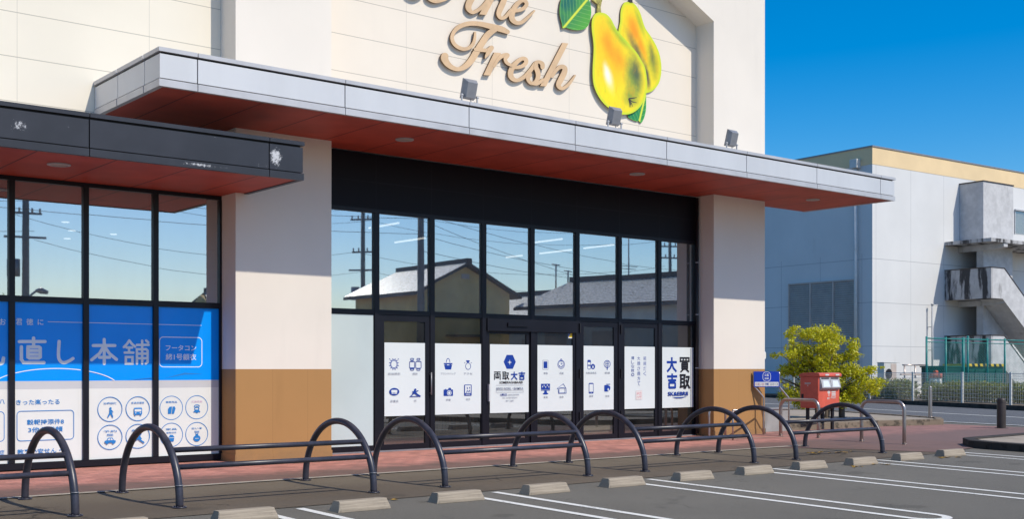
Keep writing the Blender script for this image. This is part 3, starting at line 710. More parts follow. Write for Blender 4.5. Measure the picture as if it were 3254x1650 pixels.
# ------------------------------------------------------------------ lettering and pears on the gable
LET={
'F':[[(5.711,7.768,60),(5.563,7.792,80),(5.337,7.798,78),(5.081,7.798,66),(4.862,7.770,62),(4.695,7.717,62),(4.563,7.640,60),(4.472,7.547,52),(4.425,7.445,48),(4.441,7.369,48),(4.497,7.310,50),(4.596,7.274,50),(4.712,7.275,50),(4.828,7.327,48),(4.904,7.410,45),(4.937,7.510,38),(4.946,7.619,28)],[(5.415,7.765,70),(5.243,7.632,85),(5.089,7.429,88),(4.971,7.260,88),(4.845,7.078,88),(4.703,6.948,75),(4.563,6.883,58),(4.432,6.888,62),(4.318,6.941,80),(4.256,7.020,96),(4.259,7.067,100)],[(4.946,7.307,46),(5.098,7.320,50),(5.217,7.337,52),(5.311,7.393,62)],[(5.315,7.397,66),(5.251,7.308,62),(5.191,7.223,36),(5.171,7.183,16)]],
'r':[[(5.472,7.337,88),(5.214,6.875,84)],[(5.389,7.073,40),(5.467,7.194,44),(5.563,7.285,56),(5.668,7.326,58),(5.703,7.327,56)],[(5.694,7.314,60),(5.646,7.245,48),(5.685,7.178,42),(5.791,7.148,38)]],
'e':[[(5.862,7.122,40),(5.968,7.145,46),(6.085,7.195,52),(6.157,7.267,56),(6.144,7.323,56),(6.067,7.327,50),(5.951,7.254,56),(5.840,7.139,70),(5.784,7.027,76),(5.794,6.939,70),(5.883,6.891,52),(6.004,6.919,50),(6.148,7.015,52),(6.275,7.147,54)]],
's':[[(6.202,7.051,50),(6.311,7.187,54),(6.402,7.300,50),(6.485,7.332,44),(6.558,7.305,60),(6.568,7.243,58)],[(6.411,7.309,44),(6.399,7.216,60),(6.448,7.125,66),(6.448,7.027,62),(6.384,6.929,50),(6.293,6.891,48),(6.211,6.930,46),(6.202,6.996,60),(6.247,7.045,60)],[(6.311,6.893,46),(6.430,6.905,46),(6.568,6.997,46)]],
'h':[[(7.155,7.811,74),(6.579,6.880,74)],[(6.809,7.105,42),(6.931,7.259,48),(7.045,7.330,56),(7.134,7.313,66),(7.115,7.217,76),(7.035,7.083,78),(6.969,6.966,66),(7.032,6.905,46),(7.130,6.934,44),(7.264,7.047,40),(7.399,7.212,24)]],
't2':[[(5.149,8.696,84),(4.878,8.250,90),(4.801,8.101,86),(4.805,8.021,72),(4.882,7.975,46),(4.996,8.031,50),(5.115,8.128,46),(5.234,8.267,44),(5.389,8.488,40)],[(4.811,8.384,40),(5.047,8.445,44),(5.286,8.510,40)]],
'h2':[[(5.685,8.932,86),(5.118,7.977,84)],[(5.320,8.284,44),(5.424,8.400,50),(5.528,8.455,58),(5.629,8.427,76),(5.606,8.313,78),(5.536,8.176,78),(5.493,8.059,64),(5.545,7.995,46),(5.650,8.036,46),(5.791,8.191,46)]],
'e2':[[(5.844,8.186,40),(5.968,8.221,46),(6.094,8.281,50),(6.170,8.368,52),(6.139,8.429,50),(6.040,8.415,50),(5.915,8.305,64),(5.830,8.164,74),(5.812,8.044,76),(5.901,7.979,56),(6.040,8.005,48),(6.184,8.114,42),(6.366,8.290,22)]],
'y':[[(4.044,8.332,70),(3.925,8.151,72),(3.914,8.071,70),(3.973,8.028,62),(4.076,8.020,52),(4.237,8.083,52),(4.383,8.171,46),(4.546,8.330,36)],[(3.372,8.206,60),(3.433,8.078,60),(3.510,8.011,54),(3.619,7.999,50),(3.744,8.063,46),(3.901,8.225,36)]],
}
PEAR={
'front':[(8.06,8.58),(7.95,8.54),(7.87,8.44),(7.84,8.32),(7.85,8.15),(7.89,7.93),(7.89,7.72),(7.87,7.48),(7.87,7.25),(7.91,7.07),(8.03,6.89),(8.19,6.76),(8.38,6.67),(8.56,6.62),(8.76,6.63),(8.95,6.68),(9.12,6.78),(9.25,6.91),(9.35,7.09),(9.40,7.29),(9.39,7.49),(9.34,7.68),(9.23,7.82),(9.09,7.96),(8.92,8.07),(8.73,8.19),(8.56,8.30),(8.46,8.40),(8.38,8.50),(8.27,8.57),(8.16,8.59)],
'rear':[(8.87,8.96),(8.77,8.92),(8.70,8.81),(8.67,8.69),(8.66,8.51),(8.61,8.30),(8.67,8.12),(8.95,7.82),(9.17,7.46),(9.31,7.12),(9.39,7.16),(9.57,7.23),(9.71,7.34),(9.81,7.48),(9.86,7.69),(9.85,7.89),(9.79,8.08),(9.68,8.24),(9.54,8.38),(9.39,8.51),(9.31,8.65),(9.24,8.80),(9.14,8.91),(9.03,8.97)],
'leaf':[(7.04,8.62),(7.01,8.47),(7.02,8.32),(7.07,8.18),(7.09,8.09),(7.18,8.12),(7.28,8.11),(7.46,8.12),(7.64,8.17),(7.76,8.26),(7.82,8.40),(7.85,8.55),(7.83,8.69),(7.80,8.77),(7.71,8.87),(7.51,8.95),(7.36,8.93),(7.16,8.80)],
'midrib':[(7.11,8.10),(7.36,8.37),(7.74,8.78),(7.93,8.97)],
'leaf2':[(9.42,7.18),(9.30,7.06),(9.12,6.83),(8.88,6.65),(8.95,6.58),(9.14,6.55),(9.20,6.57),(9.27,6.53),(9.35,6.63),(9.41,6.80),(9.42,6.98)],
'twig':[(7.87,8.79),(8.02,8.74),(8.01,8.57),(8.06,8.55),(8.12,8.57),(8.10,8.70),(8.14,8.84),(8.24,9.09),(8.11,9.09),(8.06,8.86),(7.90,8.89)],
'twig2':[(8.92,8.96),(8.91,8.99),(8.95,9.12),(9.03,9.13),(9.00,9.01),(9.01,8.97)],
'calyx':[(8.87,6.94),(9.12,6.92),(8.95,6.79),(8.91,6.79),(9.09,7.02)],
'blobs':[(8.30,8.04),(8.51,7.82),(9.06,7.64),(8.30,7.32),(8.46,7.13),(9.00,7.23),(8.95,8.41),(9.17,8.01),(9.57,8.00),(9.14,7.85),(9.48,7.35),(8.38,7.02)],
}
KJ={
'nao':[[(-3.041,1.830),(-2.689,1.835)],[(-2.847,1.883),(-2.847,1.773)],[(-2.922,1.757),(-2.777,1.759),(-2.756,1.743),(-2.756,1.614),(-2.777,1.598),(-2.904,1.598),(-2.924,1.613),(-2.924,1.741),(-2.922,1.757)],[(-2.924,1.704),(-2.756,1.705)],[(-2.924,1.650),(-2.756,1.651)],[(-3.014,1.756),(-3.014,1.579),(-2.984,1.533),(-2.704,1.534)]],
'shi':[[(-2.492,1.841),(-2.502,1.638),(-2.477,1.560),(-2.423,1.534),(-2.350,1.560),(-2.295,1.595)]],
'hon':[[(-2.002,1.787),(-1.681,1.791)],[(-1.840,1.879),(-1.840,1.522)],[(-1.852,1.766),(-1.912,1.668),(-2.025,1.577)],[(-1.829,1.766),(-1.762,1.669),(-1.657,1.585)],[(-1.912,1.614),(-1.762,1.615)]],
'ho':[[(-1.465,1.869),(-1.505,1.809),(-1.547,1.769)],[(-1.465,1.869),(-1.424,1.817),(-1.377,1.778)],[(-1.507,1.763),(-1.422,1.764)],[(-1.534,1.687),(-1.403,1.688)],[(-1.469,1.764),(-1.469,1.687)],[(-1.518,1.621),(-1.418,1.622),(-1.418,1.524),(-1.518,1.524),(-1.518,1.621)],[(-1.350,1.804),(-1.167,1.807)],[(-1.269,1.869),(-1.269,1.523)],[(-1.208,1.873),(-1.175,1.844)],[(-1.350,1.523),(-1.350,1.738),(-1.208,1.740),(-1.185,1.719),(-1.185,1.548),(-1.215,1.525)],[(-1.350,1.672),(-1.185,1.674)],[(-1.350,1.604),(-1.185,1.605)]],
'n':[[(-3.382,1.693),(-3.359,1.534),(-3.300,1.516),(-3.265,1.534),(-3.254,1.596)]],
}
def letter(strokes, name, par, y0):
    b = MB(); b.keep = True
    for si, st in enumerate(strokes):
        flat = len(st) == 2
        P = smooth_path(st, 6); n = len(P); yf = y0-0.005*si; yb = y0+0.035
        Lp, Rp = [], []
        # the strokes were drawn slanted: widths live in a sheared frame (u along the wall, w down)
        def off(k, a):
            sc = (1+.053*(P[k].x-5.25))*P[k].z/2; nx, ny = math.cos(a), math.sin(a)
            return Vector((P[k].x+.001725*nx*sc, P[k].y+(.0003*nx-.00135*ny)*sc))
        def heading(k):
            d = P[min(k+1, n-1)]-P[max(k-1, 0)]; du = d.x/.001725; return math.atan2((.0003*du-d.y)/.00135, du)
        for k in range(n):
            h = heading(k); Lp.append(off(k, h-R(90))); Rp.append(off(k, h+R(90)))
        if flat:      # slab stem with level ends
            dirn = Vector((P[-1].x-P[0].x, P[-1].y-P[0].y)).normalized()
            for e in (0, -1):
                for Q in (Lp, Rp):
                    t = (P[e].y+(Q[e].x-P[e].x)*.12-Q[e].y)/dirn.y; Q[e] = Q[e]+dirn*t
            ec, sc_ = [], []
        else:
            h = heading(n-1); ec = [off(n-1, h+R(t)) for t in (-60, -30, 0, 30, 60)]
            h = heading(0); sc_ = [off(0, h+R(180+t)) for t in (-60, -30, 0, 30, 60)]
        for k in range(n-1):
            q = [Lp[k], Rp[k], Rp[k+1], Lp[k+1]]
            yk = yf-.004*k/n; yk2 = yf-.004*(k+1)/n; b.face([(q[0].x, yk, q[0].y), (q[1].x, yk, q[1].y), (q[2].x, yk2, q[2].y), (q[3].x, yk2, q[3].y)], 0); b.face([(p.x, yb, p.y) for p in reversed(q)], 1)
        if ec:
            for q, ye in (([Lp[-1]]+ec+[Rp[-1]], yf-.004), ([Rp[0]]+sc_+[Lp[0]], yf)):
                b.face([(p.x, ye, p.y) for p in q], 0); b.face([(p.x, yb, p.y) for p in reversed(q)], 1)
        loop = Lp+ec+Rp[::-1]+sc_
        for k in range(len(loop)):
            p, q = loop[k], loop[(k+1) % len(loop)]
            b.face([(p.x, yf, p.y), (q.x, yf, q.y), (q.x, yb, q.y), (p.x, yb, p.y)], 1)
    return b.build(name, ['wood_letter', 'wood_side'], par)
t = thing('script_sign', 'tan wooden script lettering reading the Fresh on the cream panel wall', 'wall sign', (0, 0, 0))
for k, v in LET.items():
    o = letter(v, 'letter', t, 0.435)
# stand-off pins
for k, v in LET.items():
    x, z = v[0][len(v[0])//2][:2] if len(v[0]) > 2 else ((v[0][0][0]+v[0][1][0])/2, (v[0][0][1]+v[0][1][1])/2)
    MB().tube([(x, .47, z), (x, .499, z)], .012, 8).build('fixing_pin', 'black', t)

def pear_mat(name, front):
    t = NT(name); x, y, z = t.sep()
    def blob(col, c, cx, cz, rx, rz, ang, k, soft=0.25):
        ca, sa = math.cos(R(ang)), math.sin(R(ang))
        dx = t.math('SUBTRACT', x, cx); dz = t.math('SUBTRACT', z, cz)
        a = t.math('DIVIDE', t.math('ADD', t.math('MULTIPLY', dx, ca), t.math('MULTIPLY', dz, sa)), rx)
        b_ = t.math('DIVIDE', t.math('SUBTRACT', t.math('MULTIPLY', dz, ca), t.math('MULTIPLY', dx, sa)), rz)
        d = t.math('SQRT', t.math('ADD', t.math('MULTIPLY', a, a), t.math('MULTIPLY', b_, b_)))
        d = t.math('ADD', d, t.math('MULTIPLY', t.math('SUBTRACT', t.noise(5.5, 4, 0.6), 0.5), 0.5))
        return t.mix(t.ramp(d, soft, 1.0, k, 0.0), col, c)
    YEL = (0.86, 0.68, 0.020); GRN = (0.30, 0.46, 0.03); ORA = (0.90, 0.30, 0.012); DK = (0.060, 0.080, 0.062); OLI = (0.30, 0.32, 0.03)
    a = t.n.new('ShaderNodeVertexColor'); a.layer_name = 'tone'; sp = t.n.new('ShaderNodeSeparateColor'); t.l.new(a.outputs[0], sp.inputs[0]); rim = sp.outputs[0]
    col = YEL
    if front:
        col = blob(col, (0.88, 0.50, 0.014), 8.38, 7.82, .62, 1.0, 28, 0.85, 0.1)
        col = blob(col, ORA, 8.30, 7.98, .26, .46, 28, 0.8, 0.0)
        col = blob(col, ORA, 8.60, 7.72, .28, .36, 35, 0.72, 0.0)
        col = blob(col, GRN, 8.60, 8.24, .17, .62, 50, 0.95, 0.1)
        col = blob(col, (0.16, 0.28, 0.05), 9.02, 7.42, .36, .62, 12, 0.9, 0.1)
        col = blob(col, DK, 9.08, 7.56, .25, .52, 16, 0.82, 0.0)
        col = blob(col, (0.10, 0.24, 0.05), 8.92, 7.0, .30, .28, -35, 0.75, 0.1)
        col = blob(col, (0.92, 0.86, 0.55), 8.30, 7.30, .17, .42, 20, 0.95, 0.05)
        col = blob(col, (0.95, 0.93, 0.78), 8.27, 7.38, .085, .26, 20, 0.75, 0.0)
        col = blob(col, (0.90, 0.74, 0.012), 8.28, 7.0, .40, .30, 10, 0.7, 0.1)
    else:
        col = blob(col, ORA, 9.05, 8.42, .30, .52, 18, 0.95, 0.0)
        col = blob(col, ORA, 9.28, 8.08, .16, .46, 32, 0.85, 0.0)
        col = blob(col, OLI, 9.62, 7.85, .22, .55, 14, 0.9, 0.1)
        col = blob(col, (0.12, 0.15, 0.05), 9.58, 8.0, .10, .40, 12, 0.6, 0.1)
        col = blob(col, DK, 9.12, 8.02, .17, .62, 36, 0.85, 0.0)
        col = blob(col, DK, 9.44, 7.50, .13, .42, 14, 0.95, 0.1)
        col = blob(col, GRN, 9.22, 8.62, .10, .45, 28, 0.7, 0.1)
    mot = t.math('MULTIPLY', t.ramp(t.noise(6.5, 6, 0.7, (1.5, 1, 0.55)), 0.50, 0.72), 0.42)
    col = t.mix(mot, col, (0.80, 0.40, 0.018)); col = t.mix(t.math('MULTIPLY', t.ramp(t.noise(4.0, 6, 0.7, (1.3, 1, 0.6)), 0.56, 0.75), 0.35), col, (0.40, 0.50, 0.03))
    col = t.mix(t.ramp(rim, 0.0, 1.0, 0.9, 0.0), col, (0.55, 0.68, 0.035))
    return t.done(col, 0.5, 0.3)
def leaf_mat(name, p0, p1, dk, lt):
    t = NT(name); x, y, z = t.sep(); d = Vector((p1[0]-p0[0], p1[1]-p0[1])).normalized()
    sx = t.math('SUBTRACT', x, p0[0]); sz = t.math('SUBTRACT', z, p0[1])
    across = t.math('SUBTRACT', t.math('MULTIPLY', sz, d.x), t.math('MULTIPLY', sx, d.y)); along = t.math('ADD', t.math('MULTIPLY', sx, d.x), t.math('MULTIPLY', sz, d.y))
    ab = t.math('ABSOLUTE', across)
    f = t.math('FRACT', t.math('MULTIPLY', t.math('SUBTRACT', along, t.math('MULTIPLY', ab, 0.9)), 8.5))
    vein = t.ramp(t.math('ABSOLUTE', t.math('SUBTRACT', f, 0.5)), 0.0, 0.10, 0.55, 0.0)
    col = t.mix(t.ramp(across, -0.40, 0.35), lt, dk)
    col = t.mix(t.ramp(t.noise(4, 4), 0.4, 0.7, 0, 0.5), col, lt)
    col = t.mix(vein, col, (0.30, 0.55, 0.16)); col = t.mix(t.ramp(ab, 0.008, 0.035, 1.0, 0.0), col, (0.66, 0.72, 0.06))
    a = t.n.new('ShaderNodeVertexColor'); a.layer_name = 'tone'; sp = t.n.new('ShaderNodeSeparateColor'); t.l.new(a.outputs[0], sp.inputs[0])
    col = t.mix(t.ramp(sp.outputs[0], 0.0, 0.8, 0.6, 0.0), col, (0.12, 0.50, 0.07))
    return t.done(col, 0.5, 0.3)
def cutout(name, pts, m, par, y, th=0.028, rim=0.10, sub=3, edge='wood_side'):
    P = [Vector(p) for p in pts]
    if sub > 1: P = [Vector((v.x, v.y)) for v in smooth_path([(*p, 0) for p in [tuple(q) for q in P]+[tuple(P[0])]], sub)][:-1]
    n = len(P); area = sum(P[k].x*P[(k+1) % n].y-P[(k+1) % n].x*P[k].y for k in range(n))
    if area < 0: P.reverse()
    I = []
    for k in range(n):
        d = (P[(k+2) % n]-P[k-2]).normalized(); I.append(P[k]+Vector((-d.y, d.x))*rim)
    me = bpy.data.meshes.new(name)
    vs = [(p.x, y, p.y) for p in P]+[(p.x, y-0.0005, p.y) for p in I]+[(p.x, y+th, p.y) for p in P]; fs = []; mi = []
    for k in range(n):
        j = (k+1) % n; fs.append((k, j, n+j, n+k)); mi.append(0); fs.append((k, 2*n+k, 2*n+j, j)); mi.append(1)
    for t_ in tessellate_polygon([[Vector((p.x, p.y, 0)) for p in I]]): fs.append(tuple(n+i for i in t_)); mi.append(0)
    me.from_pydata(vs, [], fs); me.materials.append(m); me.materials.append(M_[edge])
    ca = me.color_attributes.new('tone', 'FLOAT_COLOR', 'POINT')
    for k in range(3*n): v = 1.0 if n <= k < 2*n else 0.0; ca.data[k].color = (v, v, v, 1)
    for p, i in zip(me.polygons, mi): p.material_index = i
    me.update(); o = bpy.data.objects.new(name, me); COL.objects.link(o); o.parent = par; return o
t = thing('pear_sign', 'painted cut-out sign of two yellow pears with green leaves on the cream wall', 'wall sign')
o = cutout('pear', PEAR['rear'], pear_mat('painted_rear_pear', False), t, .460, rim=.09); o['label'] = 'orange and olive pear behind the front one'
fp = cutout('pear', PEAR['front'], pear_mat('painted_front_pear', True), t, .425, rim=.09); fp['label'] = 'large yellow pear in front with a pale gleam'
cutout('leaf', PEAR['leaf'], leaf_mat('painted_leaf', (7.11, 8.10), (7.74, 8.78), (0.010, 0.13, 0.10), (0.09, 0.36, 0.045)), t, .445, rim=.03, sub=2)
cutout('leaf', PEAR['leaf2'], leaf_mat('painted_low_leaf', (9.2, 6.5), (9.42, 7.2), (0.012, 0.20, 0.075), (0.04, 0.30, 0.06)), t, .470, rim=.03, sub=2)
tw = plain('painted_twig', (0.42, 0.36, 0.09), 0.6, 0.5, 14); M_['twig'] = tw
b = MB(); b.prism([(x, .440, z) for x, z in PEAR['twig']], (0, .025, 0), 0); b.build('twig', 'twig', t)
b = MB(); b.prism([(x, .450, z) for x, z in PEAR['twig2']], (0, .02, 0), 0); b.build('twig', 'brownpost', t)
A = Art(['brownpost'])
for q in ([(8.86, 6.96), (8.92, 6.90), (8.93, 6.80)], [(8.86, 6.96), (8.95, 6.88), (8.98, 6.82)], [(8.86, 6.96), (8.98, 6.92), (9.10, 6.92)], [(8.87, 6.96), (8.90, 6.86), (8.895, 6.80)], [(8.87, 6.97), (9.0, 7.0), (9.10, 7.03)]): A.stroke(q, [.028, .022, .010], 'brownpost')
A.build('calyx', .4235, t)

# ------------------------------------------------------------------ window films on the left glazing
def kj(A, key, w, m='ink_silver'):
    for st in KJ[key]:
        st = list(st)
        A.stroke(st if len(st) < 4 or st[0] == st[-1] else [tuple(v)[:2] for v in smooth_path([(*p, 0) for p in st], 4)] if key in ('shi', 'n') else st, w, m, cap=st[0] != st[-1])
def film(k):
    A = Art(['film_white']); x0, x1 = LX[k]+.037, LX[k+1]-.033-(0 if k < 8 else .0)
    A.rect(x0, x1, 1.155, 1.270, 'film_grey', 1); A.rect(x0, x1, 1.270, 2.390, 'film_blue', 1); A.k = 1
    return A, x0, x1
def circ(A, c, r=.181): A.ring(c, r, r, .010, 'ink_sky')
def lines_of(A, t, cx, cz, w, h, m='ink_sky', bold=0.01): A.text(t, cx, cz, w, h, m, bold=bold)
arc = [(-2.53+.92*math.cos(R(a)), 1.15+.30*math.sin(R(a))) for a in range(20, 162, 4)]
def arc_in(A, x0, x1):
    pts = [p for p in arc if x0+.005 < p[0] < x1-.005 and p[1] > 1.272]
    if len(pts) > 1: A.stroke(pts, .012, 'ink_white')
# pane 1 (cut by the frame edge)
A, x0, x1 = film(5); kj(A, 'n', .047); A.text('お', -3.265, 2.105, .085, .09, 'ink_silver', bold=.01); arc_in(A, x0, x1)
A.text('ハ', -3.274, .985, .07, .07, 'ink_sky', bold=.02); A.rrect(-4.05, -3.245, .43, .845, .05, .010, 'ink_sky'); A.text('症', -3.275, .272, .065, .075, 'ink_sky', bold=.01)
A.text('買取と', -3.75, .98, .5, .08, 'ink_sky', bold=.01)
tag(A.build('window_film', YG-.0045, None, box=(x0, x1, .115, 2.39)), 'blue over white window film cut by the left edge, only a lettering tail showing', 'window film', 'blue and white films on the left glazing')
A, x0, x1 = film(6); kj(A, 'nao', .046); kj(A, 'shi', .046)
A.text('君', -3.046, 2.11, .086, .095, 'ink_silver', bold=.01); A.text('徳', -2.90, 2.112, .095, .093, 'ink_silver', bold=.01); A.text('に', -2.752, 2.112, .078, .08, 'ink_silver', bold=.01)
A.rect(-2.65, x1-.002, 2.117, 2.124, 'ink_white'); arc_in(A, x0, x1)
A.text('きった楽ったる', -2.785, .972, .60, .075, 'ink_sky', bold=.012); A.rrect(-3.073, -2.285, .425, .845, .05, .010, 'ink_sky')
A.text('穀報持添件8', -2.682, .686, .515, .077, 'ink_sky', bold=.015); A.text('3他公発頻', -2.682, .577, .48, .078, 'ink_sky', bold=.015); A.text('教来い安せん・', -2.77, .272, .60, .072, 'ink_sky', bold=.012)
tag(A.build('window_film', YG-.0045, None, box=(x0, x1, .115, 2.39)), 'blue over white window film with 直し in grey and a rounded text box below', 'window film', 'blue and white films on the left glazing')
A, x0, x1 = film(7); kj(A, 'hon', .046); kj(A, 'ho', .037)
A.rect(x0+.002, x1-.002, 2.117, 2.124, 'ink_white'); arc_in(A, x0, x1)
A.poly([(-1.50, 1.274), (-1.10, 1.30), (-1.10, 1.315), (-1.3, 1.296)], 'ink_sky')
for c, a, b2 in (((-1.756, .846), '治療保険', None), ((-1.336, .846), '家具修理家', None), ((-1.756, .432), '予約', '相談'), ((-1.336, .432), '美容', None)):
    circ(A, c); lines_of(A, a, c[0], c[1]+.088, .20, .032)
    if b2: lines_of(A, b2, c[0], c[1]+.035, .10, .036)
def person(A, cx, cz, s, m):
    A.disc((cx+.01*s, cz+.34*s), .10*s, .11*s, m); A.poly([(cx-.09*s, cz+.22*s), (cx+.14*s, cz+.22*s), (cx+.12*s, cz-.05*s), (cx-.08*s, cz-.05*s)], m)
    A.stroke([(cx-.02*s, cz-.04*s), (cx-.12*s, cz-.24*s), (cx-.24*s, cz-.46*s)], [.16*s, .13*s, .09*s], m); A.stroke([(cx+.05*s, cz-.04*s), (cx+.14*s, cz-.26*s), (cx+.22*s, cz-.46*s)], [.16*s, .13*s, .09*s], m)
    A.stroke([(cx+.1*s, cz+.18*s), (cx+.24*s, cz-.02*s)], [.09*s, .06*s], m)
person(A, -1.752, .80, .17, 'ink_sky')
def bus(A, cx, cz, w, h, m, bgm):
    A.rrect(cx-w/2, cx+w/2, cz-h*.38, cz+h*.5, h*.12, 0, m, fill=True); A.rect(cx-w*.4, cx+w*.4, cz+h*.02, cz+h*.32, bgm)
    for sx in (-1, 1): A.disc((cx+sx*w*.28, cz-h*.15), h*.07, h*.07, bgm); A.rect(cx+sx*w*.34-w*.08, cx+sx*w*.34+w*.08, cz-h*.5, cz-h*.36, m)
bus(A, -1.336, .80, .125, .12, 'ink_sky', 'film_white')
def car(A, cx, cz, w, h, m, bgm):
    A.poly([(cx-w*.5, cz-h*.25), (cx-w*.5, cz+h*.05), (cx-w*.34, cz+h*.12), (cx-w*.2, cz+h*.5), (cx+w*.2, cz+h*.5), (cx+w*.34, cz+h*.12), (cx+w*.5, cz+h*.05), (cx+w*.5, cz-h*.25)], m)
    A.poly([(cx-w*.25, cz+h*.14), (cx-w*.15, cz+h*.38), (cx-w*.02, cz+h*.38), (cx-w*.02, cz+h*.14)], bgm); A.poly([(cx+w*.04, cz+h*.14), (cx+w*.04, cz+h*.38), (cx+w*.15, cz+h*.38), (cx+w*.25, cz+h*.14)], bgm)
    for sx in (-1, 1): A.disc((cx+sx*w*.28, cz-h*.25), h*.2, h*.2, m)
car(A, -1.756, .375, .165, .10, 'ink_sky', 'film_white')
A.disc((-1.31, .47), .028, .028, 'ink_sky'); A.stroke([(-1.42, .35), (-1.33, .40), (-1.30, .37), (-1.24, .33)], .022, 'ink_sky'); A.stroke([(-1.33, .44), (-1.29, .38)], .035, 'ink_sky')
tag(A.build('window_film', YG-.0045, None, box=(x0, x1, .115, 2.39)), 'blue over white window film with 本舗 and circled walker, bus and car', 'window film', 'blue and white films on the left glazing')
A, x0, x1 = film(8); A.rect(x0+.002, -.32, 2.117, 2.124, 'ink_white'); A.rrect(-.997, -.315, 1.474, 1.93, .06, .011, 'ink_white')
A.text('フータコン', -.654, 1.768, .49, .085, 'ink_white', bold=.01); A.text('緒1号顧衣', -.654, 1.628, .49, .1, 'ink_white', bold=.008)
A.poly([(-.92, 1.30), (-.6, 1.385), (-.30, 1.365), (-.6, 1.355)], 'ink_sky')
for c, a, m in (((-.811, .846), '業務用品', 'ink_sky'), ((-.40, .847), '文具収集', 'ink_pink'), ((-.811, .432), '家具', 'ink_sky'), ((-.40, .432), '古い本', 'ink_sky')):
    circ(A, c); lines_of(A, a, c[0], c[1]+.088, .18, .032, m)
lines_of(A, '紙幣切手', -.811, .465, .16, .03); lines_of(A, '財布', -.40, .467, .08, .036)
A.poly([(-.865, .755), (-.865, .83), (-.84, .865), (-.80, .865), (-.815, .755)], 'ink_sky'); A.poly([(-.806, .755), (-.79, .865), (-.76, .868), (-.745, .835), (-.77, .755)], 'ink_sky')
A.ring((-.40, .865), .042, .020, .010, 'ink_sky'); A.ring((-.40, .825), .034, .032, .013, 'ink_sky'); A.stroke([(-.45, .77), (-.42, .80), (-.38, .80), (-.35, .77)], .022, 'ink_sky'); A.disc((-.40, .785), .03, .028, 'ink_sky')
A.poly([(-.845, .33), (-.855, .40), (-.83, .435), (-.79, .43), (-.765, .40), (-.775, .33)], 'ink_sky'); A.rect(-.85, -.77, .385, .392, 'film_white')
A.disc((-.40, .365), .058, .050, 'ink_sky'); A.rect(-.42, -.38, .41, .435, 'ink_sky'); A.ring((-.40, .44), .02, .018, .007, 'ink_sky'); A.rect(-.43, -.37, .36, .367, 'film_white')
tag(A.build('window_film', YG-.0045, None, box=(x0, x1, .115, 2.39)), 'blue over white window film with framed katakana text, beside the ochre pillar', 'window film', 'blue and white films on the left glazing')

# ------------------------------------------------------------------ posters on the doors and windows
PZ0, PZ1 = .618, 1.902
def cap(A, t, c, m='ink_grey', bold=.0): A.text(t, c[0], c[1], c[2], c[3]*.9, m, bold=bold)
def poster(A, x0, x1, label): return tag(A.build('poster', YG-.0285, None, box=(x0, x1, PZ0, PZ1), thick=.002), label, 'poster', 'white posters across the glass entrance')
B = 'ink_blue'; Wt = 'white_post'
A = Art([Wt]); A.ring((3.221, 1.525), .062, .066, .012, B)
for k in range(12):
    a = 2*math.pi*k/12+.26; c, s_ = math.cos(a), math.sin(a)
    A.poly([(3.221+.072*c-.016*s_, 1.525+.076*s_+.016*c), (3.221+.072*c+.016*s_, 1.525+.076*s_-.016*c), (3.221+.108*c, 1.525+.110*s_)], B)
for sx in (-1, 1): A.disc((3.221+sx*.09, 1.615), .009, .009, B)
for x, w in ((3.60, .105), (3.735, .115)):
    A.rrect(x-w/2, x+w/2, 1.455, 1.575, .015, .011, B)
    A.rrect(x-.032, x+.032, 1.598, 1.628, .01, .010, B); A.rrect(x-.034, x+.034, 1.418, 1.448, .01, .010, B)
A.rect(3.555, 3.645, 1.44, 1.468, B); A.rect(3.567, 3.633, 1.568, 1.585, B)
A.disc((3.224, 1.044), .105, .066, B); A.rrect(3.16, 3.288, 1.035, 1.075, .018, 0, Wt, fill=True)
for x in (3.18, 3.215, 3.245, 3.27): A.rect(x-.009, x+.009, 1.005, 1.04, Wt)
A.disc((3.665, 1.075), .024, .020, B); A.stroke([(3.66, 1.06), (3.64, 1.02), (3.60, 1.0)], [.04, .04, .02], B); A.stroke([(3.60, 1.04), (3.69, 1.045), (3.73, 1.06)], .016, B); A.stroke([(3.66, 1.02), (3.71, 0.985), (3.76, .965)], [.036, .03, .02], B); A.stroke([(3.545, .955), (3.78, .955)], .012, B); A.stroke([(3.56, .96), (3.62, 1.0)], .014, B); A.stroke([(3.70, 1.0), (3.775, .962)], .012, B)
for t, c in (('高価買取', (3.221, 1.359, .255, .042)), ('腕時', (3.66, 1.358, .105, .043)), ('骨董品', (3.224, .882, .165, .042)), ('他', (3.662, .881, .05, .043))): cap(A, t, c, 'ink_grey')
poster(A, 3.026, 3.899, 'white poster with a spiky ring, two watches, a cow badge and a crouching figure')
A = Art([Wt]); A.poly([(4.285, 1.548), (4.483, 1.548), (4.45, 1.43), (4.32, 1.43)], B); A.ring((4.384, 1.555), .040, .076, .013, B, a0=0, a1=180)
A.rect(4.355, 4.412, 1.508, 1.522, Wt); A.rect(4.30, 4.32, 1.514, 1.522, Wt); A.rect(4.447, 4.467, 1.514, 1.522, Wt)
A.ring((4.835, 1.492), .058, .060, .011, B); A.poly([(4.795, 1.60), (4.865, 1.60), (4.875, 1.585), (4.83, 1.548), (4.785, 1.585)], B)
for sx in (-1, 1): A.poly([(4.832+sx*.075, 1.565), (4.832+sx*.062, 1.555), (4.832+sx*.072, 1.543), (4.832+sx*.084, 1.555)], B)
A.rrect(4.283, 4.492, .953, 1.068, .010, 0, B, fill=True); A.poly([(4.38, 1.066), (4.395, 1.10), (4.44, 1.10), (4.455, 1.066)], B); A.disc((4.408, 1.008), .052, .046, Wt); A.disc((4.408, 1.008), .040, .035, B); A.disc((4.408, 1.008), .028, .025, Wt); A.rect(4.315, 4.34, 1.07, 1.08, B)
